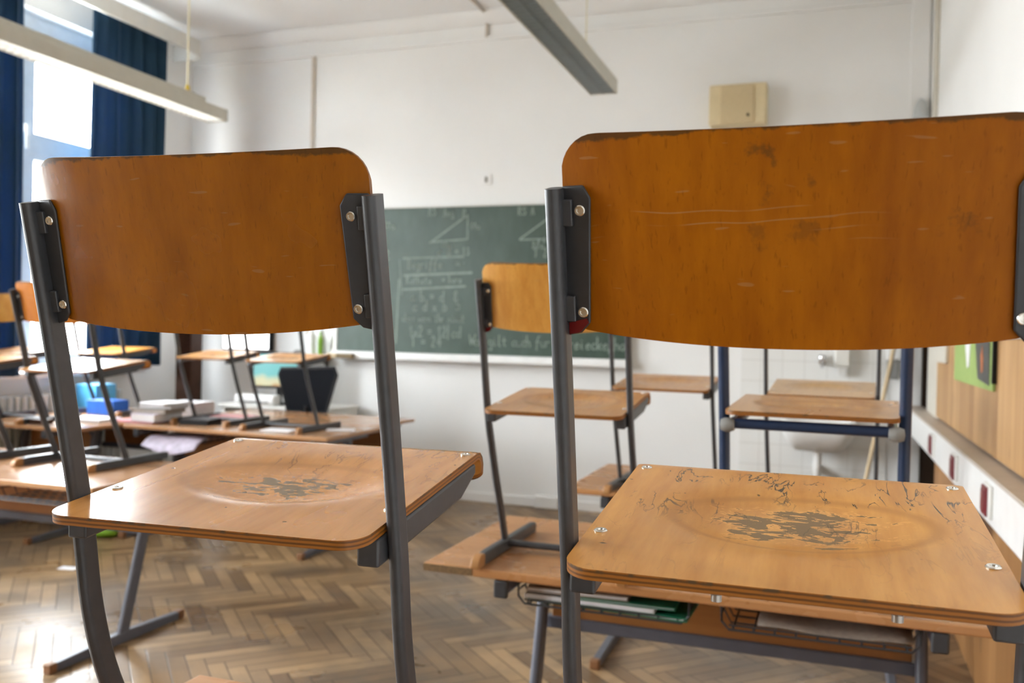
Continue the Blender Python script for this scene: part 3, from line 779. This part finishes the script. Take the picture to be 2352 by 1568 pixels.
def pl(pxs,w=.011):
    global ch
    ch=MB(); stroke([bxz(*p) for p in pxs],w); ch.build('chalk_line',M['chalk'],cb)
write('RS',995,499,.062); write('Ang',1030,500,.055); write('R',1074,503,.07)
pl([(1000,562),(1086,497),(1087,552),(1000,560)])
write('60m',1093,529,.045); write('80m',1027,572,.045); write('a. B = 13',1017,589,.062,adv=.55)
write('RS A',1198,497,.062); pl([(1203,552),(1262,505)]); pl([(1203,553),(1330,548)]); write('80m',1230,573,.055); write('1 2',1234,592,.07); write('z A',1242,560,.04)
write('60m',889,531,.055); write('8',893,604,.09); write('m',893,645,.05)
pl([(938,597),(1080,592)]); pl([(940,636),(1098,629)],.016); pl([(938,668),(1084,660)],.014); pl([(929,600),(936,680)],.006); pl([(929,645),(924,790)],.012)
write('Begriffe',948,620,.075,adv=.52); write('m .',1062,612,.05)
write('Kathete',946,655,.06,adv=.55); write('= kurz',1030,652,.055,adv=.55)
write('a b = d  8',957,694,.085,adv=.55); write('c d x b',962,716,.085,adv=.6); write('g',1062,705,.09)
write('dass wenn ihr nimmt',938,740,.062,adv=.47)
write('1x2 = 12|cd',954,775,.09,adv=.47); write('1 = 24',960,797,.085,adv=.6)
write('Was gilt auch fur',1096,795,.085,adv=.47); write('Dreiecke/ha',1300,803,.095,adv=.47)
# wooden sponge wiper and chalk box on the tray end
MB().box(-3.93,-3.84,-.165,-.115,1.112,1.155).build('tray_end_block',M['broom'],cb,bevel=.006)
MB().box(-3.84,-3.69,-.165,-.115,1.112,1.155).build('wooden_wiper',M['brownl'],cb,bevel=.006)
sp=thing('loudspeaker','beige wall loudspeaker box above the right foreground chair','loudspeaker',(-.645,YF,3.02))
MB().box(-.20,.20,-.14,0,-.145,.145).build('cabinet',M['beige'],sp,bevel=.012)
MB().box(-.115,.115,-.153,-.135,-.135,.135).build('speaker_cloth',M['beiged'],sp,bevel=.006)
MB().lathe([(.010,0),(.010,.006),(.0001,.007)],(.075,-.153,-.085),14,M=Matrix.Rotation(PI/2,4,'X')).build('knob',M['dark'],sp)
sw=thing('wall_switch','small white wall switch plate above the chalkboard','switch',(-2.60,YF,2.575))
MB().box(-.045,.045,-.012,0,-.04,.04).build('plate',M['white'],sw,bevel=.004)
MB().box(-.008,.012,-.02,-.01,-.025,.02).build('rocker',M['rubber'],sw,bevel=.002)
ld=thing('wall_lamp','grey clip lamp shade fixed high in right corner of the front wall','lamp',(.60,YF-.20,2.95))
MB().lathe([(.085,-.10),(.080,-.02),(.055,.07),(.03,.10)],(0,0,0),20).build('lamp_shade',flat('pale grey shade',(.50,.52,.52),.35),ld,smooth='auto')
MB().tube([(0,0,.09),(0,.06,.12),(-.01,.14,.10)],.010,8).build('lamp_arm',M['rubber'],ld,smooth='auto')
ld.location=(.555,YF-.10,2.92); ld.scale=(.62,.62,.62)
# tiles, basin
struct(MB().box(-.585,.40,YF-.010,YF,0,1.75).build('trim_10',M['tile']))
sk=thing('washbasin','white ceramic washbasin on tiled wall behind the chairs','washbasin',(-.045,YF-.01,.0))
mb=MB(); nseg=28
def ring(w,d,z,yo=0):
    out=[]
    for k in range(nseg):
        a=2*PI*k/nseg; cx,sy=math.cos(a),math.sin(a)
        e=lambda t:math.copysign(abs(t)**.45,t)
        out.append(Vector((w/2*e(cx),-d/2+d/2*e(sy)+yo,z)))
    return out
R=[ring(.30,.22,.60,-.06),ring(.40,.36,.66,-.01),ring(.46,.42,.72),ring(.48,.44,.80),ring(.48,.44,.815),ring(.42,.37,.812,-.04),ring(.36,.30,.72,-.07),ring(.10,.10,.68,-.15)]
vs=[p for r in R for p in r]; fs=[]
for i in range(len(R)-1):
    for k in range(nseg): fs.append((i*nseg+k,i*nseg+(k+1)%nseg,(i+1)*nseg+(k+1)%nseg,(i+1)*nseg+k))
fs+=[tuple(range(nseg-1,-1,-1)),tuple(range((len(R)-1)*nseg,len(R)*nseg))]
mb.add(vs,fs); mb.build('basin',M['white'],sk,smooth='auto')
MB().tube([(0,-.20,.61),(0,-.20,.50),(.0,-.19,.44),(.0,-.14,.41),(.0,-.08,.44),(0,0,.46)],.028,12).build('drain_trap',M['white'],sk,smooth='auto')
fc=thing('tap','chrome wall tap above the white washbasin','tap',(-.03,YF-.01,1.20))
MB().tube([(0,0,0),(0,-.05,0)],.022,12).tube([(0,-.05,0),(0,-.16,.01),(0,-.19,-.03)],.011,10).build('spout',M['chrome'],fc,smooth='auto')
MB().lathe([(.026,0),(.028,.02),(.018,.035),(.001,.036)],(0,-.05,.02),10).build('tap_handle',M['chrome'],fc,smooth='auto')
sd=thing('soap_dispenser','white soap dispenser on tiles above the washbasin','dispenser',(.10,YF-.01,1.12))
MB().box(-.055,.055,-.10,0,.05,.32).build('housing',M['offwhite'],sd,bevel=.015)
MB().prism([(-.10,.05),(-.03,.05),(-.02,.0),(-.07,-.01)],'x',-.03,.03).build('lever',M['white'],sd,bevel=.006)
pd=thing('paper_towel_dispenser','white paper towel dispenser right of soap dispenser by broom','dispenser',(.43,YF-.04,1.12))
MB().box(-.05,.05,-.05,0,.11,.38).build('housing',M['white'],pd,bevel=.012)
MB().box(-.045,.03,-.045,-.01,-.02,.11).build('towel_slot',M['rubber'],pd,bevel=.006)
br=thing('broom','pale wooden broom leaning against tiled corner wall','broom',(.18,YF-.58,0))
MB().tube([(0,0,.06),(.275,.445,1.50)],.0135,10).build('handle',M['broom'],br,smooth='auto')
MB().box(-.17,.17,-.03,.03,.055,.10).build('head',M['broom'],br,bevel=.006)
MB().box(-.165,.165,-.035,.035,0,.056).build('bristles',M['brown'],br)

# poster board on the right wall
pb=thing('poster_board','lime green poster with pinned photo on right wall boards','poster',(PX,4.25,1.5))
MB().box(-.012,-.002,-.53,.53,-.318,.30).build('card',M['poster'],pb)
MB().box(-.016,-.001,-.550,-.53,-.29,.30).build('dark_edge',M['dark'],pb)
MB().prism([(-.47,-.30),(-.20,-.285),(-.10,-.10),(-.46,-.135)],'x',-.015,-.0115).build('photo_print',M['photo'],pb)
MB().prism([(-.33,-.25),(-.29,-.26),(-.27,-.19),(-.30,-.15),(-.33,-.19)],'x',-.0165,-.0145).build('printed_figure',M['orange'],pb)
MB().prism([(.05,-.24),(.10,-.25),(.16,-.16),(.17,-.07),(.10,-.03),(.02,-.06),(.03,-.16)],'x',-.0150,-.0115).build('paper_note',M['paper'],pb)
MB().prism([(.36,-.14),(.60,-.10),(.66,.14),(.30,.14),(.28,.0)],'x',-.0150,-.0115).build('paper_note',M['paper'],pb)
wb=tag(MB().box(PX-.02,PX-.001,5.10,5.52,1.25,1.37).build('wall_sign',M['trim'],bevel=.004),'small beige plate on wall boards beyond the green poster','sign')

# ------------------------------------------------------------------ lamps
def pendant(x,y0,y1,lit,label,wires,grip):
    r=thing('ceiling_lamp',label,'lamp',(x,y1,3.0),0,'long pendant louver lamps')
    W=.095; L=y1-y0
    body=MB()
    body.prism([(-W,.0),(-W+.012,.0),(-W+.012,.085),(W-.012,.085),(W-.012,.0),(W,.0),(W,.095),(W-.03,.10),(-W+.03,.10),(-W,.095)],'y',-L,0)
    body.box(-W,W,-.012,0,.0,.095)
    body.build('housing',M['lampb'],r,bevel=.003)
    MB().box(-.055,.055,-L,-.22,.098,.145).build('gear_spine',M['lampb'],r,bevel=.004)
    MB().prism([(-W+.012,.084),(-W+.012,.01),(-.045,.075),(0,.06),(.045,.075),(W-.012,.01),(W-.012,.084)],'y',-L,-.012).build('reflector',M['lamp_in'],r)
    lv=MB(); n=int(L/.055)
    for k in range(n):
        y=-.04-k*.055; lv.box(-W+.012,W-.012,y-.002,y+.002,.002,.040)
    lv.box(-.003,.003,-L,-.012,.002,.03); l=lv.build('louver',M['lamp_in'] if lit else M['louver'],r); 
    if not lit:
        # prismatic cover of the unlit lamp
        cv=MB(); 
        for k in range(n*2):
            y=-.02-k*.0275
            cv.box(-W+.012,W-.012,y-.0255,y-.002,.006,.012)
        cv.build('louver_cover',M['louver'],r)
    for yy in (-1.35-.06,-.06-.02):
        pass
    for q in (-.045,.045):
        MB().tube([(q,-L+.05,.045),(q,-.06,.045)],.013,10).build('lamp_tube',M['tubeon'] if lit else M['white'],r,smooth='auto')
    for wy in wires:
        cd=MB().tube([(0,wy,.14),(0,wy,.90)],.004 if not grip else .007,8).build('suspension_cord',M['cord'],r,smooth='auto')
        if grip: MB().lathe([(.008,0),(.017,.012),(.019,.035),(.010,.06),(.006,.065)],(0,wy,.142),12).build('cord_grip',M['yellow'],cd,smooth='auto')
        MB().lathe([(.03,0),(.03,.01),(.008,.02)][::-1],(0,wy,.88),12).build('ceiling_rose',M['white'],cd,smooth='auto')
    return r
pendant(-4.685,1.2,6.07,True,'long beige pendant lamp with bright lit underside near the window',(-.37,-3.6),True)
pendant(-1.485,1.2,6.02,False,'long beige pendant lamp with dark grey louver, unlit, near room centre',(-.50,-3.6),False)

# ------------------------------------------------------------------ curtains, pelmet, radiator
def curtain(y0,y1,z0,z1,label,seed,folds,x=-5.27,taper=0):
    rd=random.Random(seed); mb=MB(); n=folds*14; nz=26
    ph=[rd.uniform(-.6,.6) for _ in range(folds+2)]; am=[rd.uniform(.6,1.25) for _ in range(folds+2)]
    for k in range(nz+1):
        t=k/nz; z=z1+(z0-z1)*t
        for i in range(n+1):
            u=i/n; f=u*folds; j=int(f); w=f-j
            a=am[j]*(1-w)+am[min(j+1,folds+1)]*w; p=ph[j]*(1-w)+ph[min(j+1,folds+1)]*w
            dx=.045*a*math.sin(2*PI*f+p*1.3)+.012*math.sin(7*u+3*t+seed)
            yy=y0+(y1-y0)*u+.012*math.sin(2*PI*f*2+p)+ (.5-u)*taper*math.sin(PI*min(1,t*1.1))
            mb.v.append((x+dx,yy,z))
    for k in range(nz):
        for i in range(n):
            a=k*(n+1)+i; mb.f.append((a,a+1,a+n+2,a+n+1)); mb.m.append(0)
    o=mb.build('curtain',M['curtain'],smooth=True)
    s=o.modifiers.new('sol','SOLIDIFY'); s.thickness=.003
    return tag(o,label,'curtain','blue window curtains')
curtain(5.30,6.17,1.02,3.74,'blue curtain right of window, beside white front wall corner',2,7,taper=.0)
curtain(3.97,4.74,.98,3.74,'blue curtain left of window, at left photo edge',5,7)
pel=MB()
pts=[(XL+.001,6.47)]
arc=[(-5.10-.16+.16*math.cos(a),6.29+.16*math.sin(a)+.02) for a in [PI/2*(1-k/8) for k in range(9)]]
outer=[(XL+.001,6.47)]+arc+[(-5.10,YB+.05),(-5.125,YB+.05)]
inner=[(-5.285+.16*math.cos(a)*.99+.0,6.295+.15*math.sin(a)) for a in [PI/2*k/8 for k in range(9)]]+[(XL+.001,6.445)]
poly=outer+inner
pel.prism(poly,'z',3.66,3.785)
struct(pel.build('trim_11',M['offwhite']))
struct(MB().tube([(-5.27,YB+.1,3.765),(-5.27,6.3,3.765)],.012,8).build('trim_12',M['rubber'],smooth='auto'))
def radiator(y0,y1,label):
    r=thing('radiator',label,'radiator',(-5.375,y0,.12),0,'ribbed radiators under the windows')
    n=int((y1-y0)/.06)
    for k in range(n):
        MB().box(-.06,.09,k*.06+.006,k*.06+.048,0,.72).build('rib',M['rad'],r,bevel=.018,seg=3)
    MB().tube([(.015,0,.05),(.015,n*.06,.05)],.02,10).tube([(.015,0,.66),(.015,n*.06,.66)],.02,10).build('header_pipe',M['rad'],r,smooth='auto')
    for k in (1,n-2): MB().box(-.03,.06,k*.06+.012,k*.06+.042,-.12,.02).build('foot',M['rad'],r)
    return r
radiator(4.25,5.75,'pale ribbed radiator under the window at left edge')

# ------------------------------------------------------------------ clutter on and under the tables
tz=TZ+.0005
def slab(name,label,cat,x,y,z,w,d,h,mat,rz=0,group=None,pages=None):
    if pages:
        r=thing(name,label,cat,(x,y,z),rz,group)
        MB().box(-w/2,w/2,-d/2,d/2,0,.0025).box(-w/2,w/2,-d/2,d/2,h-.0025,h).box(-w/2,-w/2+.003,-d/2,d/2,0,h).build('cover',mat,r)
        MB().box(-w/2+.003,w/2-.004,-d/2+.004,d/2-.004,.0025,h-.0025).build('pages',pages,r)
        return r
    o=MB().box(-w/2,w/2,-d/2,d/2,0,h).build(name,mat,bevel=.002)
    o.location=(x,y,z); o.rotation_euler=(0,0,rz); return tag(o,label,cat,group)
# tall stack on the long desk
z=tz
slab('book','pink folder at the bottom of the book stack on long desk','folder',-4.30,4.86,z,.30,.24,.012,M['pink'],.1)
z2=z+.0125
slab('book','thick pale book with white spine near front of the book stack','book',-4.20,4.87,z2,.20,.26,.05,M['lilac'],-.05,pages=M['paper']); 
slab('book','grey book in the middle of book stack on long desk','book',-4.20,4.89,z2+.0505,.26,.22,.03,M['rubber'],.05,pages=M['paperw'])
slab('book','dark green book on top of the book stack','book',-4.17,4.90,z2+.081,.24,.22,.022,M['bookg'],.12,pages=M['paper'])
slab('paper_pile','white loose papers topping the book stack on long desk','paper',-4.16,4.90,z2+.1035,.22,.24,.016,M['paper'],-.08)
slab('paper_pile','tall white paper pile behind the book stack on long desk','paper',-4.24,5.22,tz,.26,.26,.11,M['paper'],.06)
slab('folder','black folder lying beside the book stack','folder',-3.88,4.91,tz,.20,.18,.035,M['dark'],.15)
slab('binder','red binder on the paper covered desk in front of brown post','binder',-3.86,5.235,tz,.27,.20,.03,M['redb'],.1,pages=M['paper'])
slab('notebook','white notebook at front edge of the long desk','notebook',-3.22,4.83,tz,.20,.14,.008,M['paper'],.1)
slab('paper_sheet','white paper sheet lying on the right end of long desk','paper',-2.92,5.06,tz,.18,.12,.004,M['paper'],.5)
slab('box','small brown box left on the radiator desk','box',-4.72,4.42,tz,.12,.08,.03,M['brown'],.2)
slab('box','light blue plastic box on desk near the blue curtain','box',-5.19,5.36,tz,.19,.20,.19,M['sky'],.0)
slab('box','dark blue plastic box on desk beside the light blue one','box',-4.86,5.13,tz,.24,.15,.10,M['blueb'],.0)
slab('folder','white tray of papers at the left desk below blue boxes','tray',-4.58,4.72,tz,.26,.22,.02,M['paper'],.05)
# notebooks in the middle desk basket (left)
bx,by,bz=-.56,2.48,.6185
for k,(dx,w,h,mt,pg,lab) in enumerate(((.02,.44,.010,'green','paper','green backed notebook lowest in left basket of middle desk'),
      (-.03,.36,.011,'paper','paper','white notebook above the green one in left basket'),
      (.05,.30,.008,'green','paper','green notebook edge in left basket of middle desk, second from top'),
      (-.07,.28,.012,'paperw','paper','greyish exercise book on top in left basket of middle desk'))):
    slab('notebook',lab,'notebook',bx+dx,by,bz,w,.25,h,M[mt],.03*(k-1.5),'notebooks in the left wire basket',pages=M[pg]); bz+=h+.0006
# drooping paper sheets
def droop(name,label,cat,x0,x1,y0,y1,z,sag,mat,lip=.0,th=.004):
    mb=MB(); nx,ny=14,8
    for j in range(ny+1):
        for i in range(nx+1):
            u,v=i/nx,j/ny
            q=max(0,1-v/.24); zz=z - lip*q**1.4*(.35+.65*math.sin(2.4*u+.3)) + .003*math.sin(9*u+4*v)
            mb.v.append((x0+(x1-x0)*u,y0+(y1-y0)*v,zz))
    for j in range(ny):
        for i in range(nx):
            a=j*(nx+1)+i; mb.f.append((a,a+1,a+nx+2,a+nx+1)); mb.m.append(0)
    o=mb.build(name,mat,smooth=True); s=o.modifiers.new('sol','SOLIDIFY'); s.thickness=th; s.offset=1
    return tag(o,label,cat)
droop('newspaper','folded greyish newspaper lying in right wire basket of middle desk','newspaper',-.15,.215,2.365,2.62,.634,.0,M['paperw'],.012,.006)
droop('paper_sheets','lilac printed sheets drooping out of basket under the long desk','paper',-4.12,-3.71,4.635,4.98,.634,.0,M['lilac'],.09)
slab('notebook','pink and white notebook in the basket of farthest right desk','notebook',-.66,3.86,.6185,.26,.22,.03,M['pink'],.1,pages=M['paper'])
# floor things on the left
bg=thing('school_bag','black school bag on the floor under the long desk','bag',(-4.39,4.85,0))
mb=MB(); ns=20
prof=[(.02,.0,.02),(.14,.0,.13),(.155,.05,.15),(.15,.12,.14),(.12,.19,.11),(.06,.235,.06),(.01,.24,.01)]
vs=[];fs=[]
for rx,zz,ry in prof:
    for k in range(ns):
        a=2*PI*k/ns; vs.append(Vector((rx*math.cos(a)*(1+.05*math.sin(3*a)),ry*math.sin(a),zz)))
for i in range(len(prof)-1):
    for k in range(ns): fs.append((i*ns+k,i*ns+(k+1)%ns,(i+1)*ns+(k+1)%ns,(i+1)*ns+k))
fs+=[tuple(range(ns-1,-1,-1)),tuple(range((len(prof)-1)*ns,len(prof)*ns))]
mb.add(vs,fs).build('bag_body',M['dark'],bg,smooth=True,sub=1)
MB().tube(catmull([(-.10,-.02,.20),(-.05,-.05,.27),(.05,-.05,.27),(.10,-.02,.20)],5),.010,8).build('bag_handle',M['dark'],bg,smooth='auto')
gb=MB(); rd=random.Random(3); vs=[];fs=[]; prof=[(.01,.0),(.07,.0),(.085,.03),(.06,.06),(.035,.08),(.045,.12),(.02,.15),(.005,.155)]
for i,(rr_,zz) in enumerate(prof):
    for k in range(ns):
        a=2*PI*k/ns; q=rr_*(1+.25*math.sin(2*a+i)+rd.uniform(-.06,.06)); vs.append(Vector((q*math.cos(a)*1.2,q*math.sin(a),zz)))
for i in range(len(prof)-1):
    for k in range(ns): fs.append((i*ns+k,i*ns+(k+1)%ns,(i+1)*ns+(k+1)%ns,(i+1)*ns+k))
fs+=[tuple(range(ns-1,-1,-1)),tuple(range((len(prof)-1)*ns,len(prof)*ns))]
o=gb.add(vs,fs).build('cloth_bag',M['lime'],smooth=True,sub=1); o.location=(-4.34,4.56,0)
tag(o,'bright lime green crumpled cloth bag on the parquet floor','bag')
o=MB().box(-.05,.05,-.03,.03,0,.003).build('paper_scrap',M['paper']); o.location=(-3.93,3.88,0); o.rotation_euler=(0,0,.2); tag(o,'small white paper scrap on the parquet floor','paper')

# ------------------------------------------------------------------ teacher corner
dk=thing('computer_desk','white computer desk against the front wall behind black office chair','desk',(-4.15,YF-.30,0))
MB().box(-.55,.48,-.26,.26,.70,.725).build('tabletop',M['offwhite'],dk,bevel=.003)
for s in (-.52,.44):
    MB().box(s,s+.03,-.24,.24,0,.70).build('side_panel',M['offwhite'],dk,bevel=.002)
mon=thing('computer_monitor','black computer monitor showing beach picture on white desk','monitor',(-4.26,YF-.36,.7255),.05)
MB().box(-.235,.235,-.02,.02,.13,.43).build('bezel',M['dark'],mon,bevel=.006)
MB().box(-.215,.215,-.023,-.019,.15,.41).build('screen',M['screen'],mon)
MB().box(-.02,.02,.01,.04,.0,.2).box(-.11,.11,-.07,.09,0,.012).build('stand',M['dark'],mon,bevel=.004)
pr=thing('printer','white low printer on the computer desk in front of the monitor','printer',(-4.36,YF-.49,.7255))
MB().box(-.19,.19,-.06,.045,0,.085).build('housing',M['white'],pr,bevel=.018)
MB().box(-.14,.14,-.068,-.055,.02,.035).build('paper_slot',M['rubber'],pr)
tv=thing('display_screen','brightly lit white display screen with black frame left of chalkboard','screen',(-4.78,YF,1.75))
MB().box(-.26,.235,-.06,-.002,-.60,.45).build('bezel',M['dark'],tv,bevel=.006)
MB().box(-.25,.215,-.063,-.058,-.585,.435).build('screen_panel',M['whitescreen'],tv)
po=tag(MB().box(-5.10,-4.95,6.12,6.27,0,1.55).build('wooden_post',M['brown'],bevel=.006),'dark brown wooden post standing behind the long desk','post')
oc=thing('office_chair','black mesh office chair behind the left desks','office chair',(-3.83,6.27,0),.06)
mb=MB(); n=12; vs=[];fs=[]
outl=[(-.165,.70),(-.245,.98),(-.235,1.03),(.235,1.05),(.25,1.00),(.165,.70)]
mb.prism(outl,'y',-.19,-.165).build('backrest',M['mesh'],oc,bevel=.012)
MB().tube([(-.165,-.178,.70),(-.247,-.178,.99),(-.232,-.178,1.035),(.232,-.178,1.055),(.252,-.178,1.00),(.165,-.178,.70),(-.165,-.178,.70)],.013,8,up=(0,1,0)).build('back_frame',M['dark'],oc,smooth='auto')
MB().box(-.24,.24,-.14,.22,.44,.51).build('seat',M['mesh'],oc,bevel=.03,seg=3)
MB().tube([(0,-.13,.46),(0,-.19,.52),(0,-.185,.75)],.022,8,up=(1,0,0)).build('back_arm',M['dark'],oc,smooth='auto')
MB().tube([(0,.03,.08),(0,.03,.45)],.028,12).build('gas_lift',M['dark'],oc,smooth='auto')
for k in range(5):
    a=2*PI*k/5+.3
    lg=MB().tube([(0,.03,.10),(.24*math.cos(a),.03+.24*math.sin(a),.07)],.018,8).build('leg',M['dark'],oc,smooth='auto')
    MB().lathe([(.0,-.02),(.028,-.018),(.03,0),(.028,.018),(.0,.02)],(.24*math.cos(a),.03+.24*math.sin(a),.03),12,M=Matrix.Rotation(PI/2,4,'X')).build('caster',M['dark'],lg,smooth='auto')
sh=thing('wall_shelf','narrow wall shelf left of chalkboard holding bottles','shelf',(-4.08,YF,1.125))
MB().box(-.24,.12,-.16,0,-.018,0).build('shelf_board',M['offwhite'],sh,bevel=.003)
MB().prism([(0,-.018),(-.12,-.018),(0,-.10)],'x',-.19,-.17).prism([(0,-.018),(-.12,-.018),(0,-.10)],'x',.06,.08).build('shelf_bracket',M['greyd'],sh)
def bottle(x,label,mat,h,r):
    b=thing('bottle',label,'bottle',(x,YF-.08,1.1255))
    MB().lathe([(r*.9,0),(r,.01),(r,h*.68),(r*.45,h*.84),(r*.4,h*.88)],(0,0,0),18).build('bottle_body',mat,b,smooth='auto')
    MB().lathe([(r*.5,h*.87),(r*.5,h),(r*.3,h+.004)],(0,0,0),14).build('bottle_cap',mat,b,smooth='auto')
bottle(-4.035,'green spray bottle standing on narrow shelf left of chalkboard',M['lime'],.20,.022)
bottle(-4.125,'white plastic bottle beside the green bottle on narrow shelf',M['white'],.24,.036)
o=MB().lathe([(.09,0),(.085,.02),(.05,.045),(.001,.05)],(0,0,0),18).build('sponge',M['rubber'],smooth='auto'); o.location=(-4.235,YF-.095,1.1255); o.scale=(.7,.55,1)
tag(o,'dark grey sponge lump on narrow shelf left of the bottles','sponge')
o=MB().box(-.10,.10,-.05,.0,0,.10).build('floor_box',M['white'],bevel=.01); o.location=(-2.02,YF-.018,.0)
tag(o,'small white cable box on floor against the front wall','box')

# ------------------------------------------------------------------ light
w=bpy.data.worlds.new('overcast sky'); sc.world=w; w.use_nodes=True; t=w.node_tree; g=NG(t)
bgn=t.nodes['Background']; tc=g.n('ShaderNodeTexCoord'); o=g.xyz(tc.outputs['Generated'])
c=g.mix(g.mapr(o[2],-.05,.06),(.30,.30,.28),(.95,.98,1.0)); g.l(c,bgn.inputs[0]); bgn.inputs[1].default_value=11.0
for k,(a,b) in enumerate(WIN):
    ld=bpy.data.lights.new('window_portal','AREA'); ld.shape='RECTANGLE'; ld.size=b-a; ld.size_y=WZ1-WZ0
    ld.cycles.is_portal=True
    lo=bpy.data.objects.new('window_portal',ld); COL.objects.link(lo)
    lo.location=(XL-.10,(a+b)/2,(WZ0+WZ1)/2); lo.rotation_euler=(PI/2,0,-PI/2)
sc.cycles.diffuse_bounces=6; sc.cycles.max_bounces=12; sc.cycles.transparent_max_bounces=12
sc.cycles.sample_clamp_indirect=6

# ------------------------------------------------------------------ camera
cam=bpy.data.cameras.new('camera'); co=bpy.data.objects.new('camera',cam); COL.objects.link(co)
rt=Vector((.943371,.330977,.022491)); up=Vector((-.024576,.002118,.999696)); fw=Vector((-.330829,.943636,-.010132))
co.matrix_world=Matrix(((rt.x,up.x,-fw.x,0),(rt.y,up.y,-fw.y,0),(rt.z,up.z,-fw.z,1.36),(0,0,0,1)))
cam.sensor_width=36; cam.lens=2065.98/2352*36; cam.clip_start=.05
cam.dof.use_dof=True; cam.dof.focus_distance=.98; cam.dof.aperture_fstop=6.3
sc.camera=co
vs_=sc.view_settings; vs_.view_transform='Standard'; vs_.look='None'; vs_.gamma=1; vs_.use_curve_mapping=False
vs_.exposure=2.56
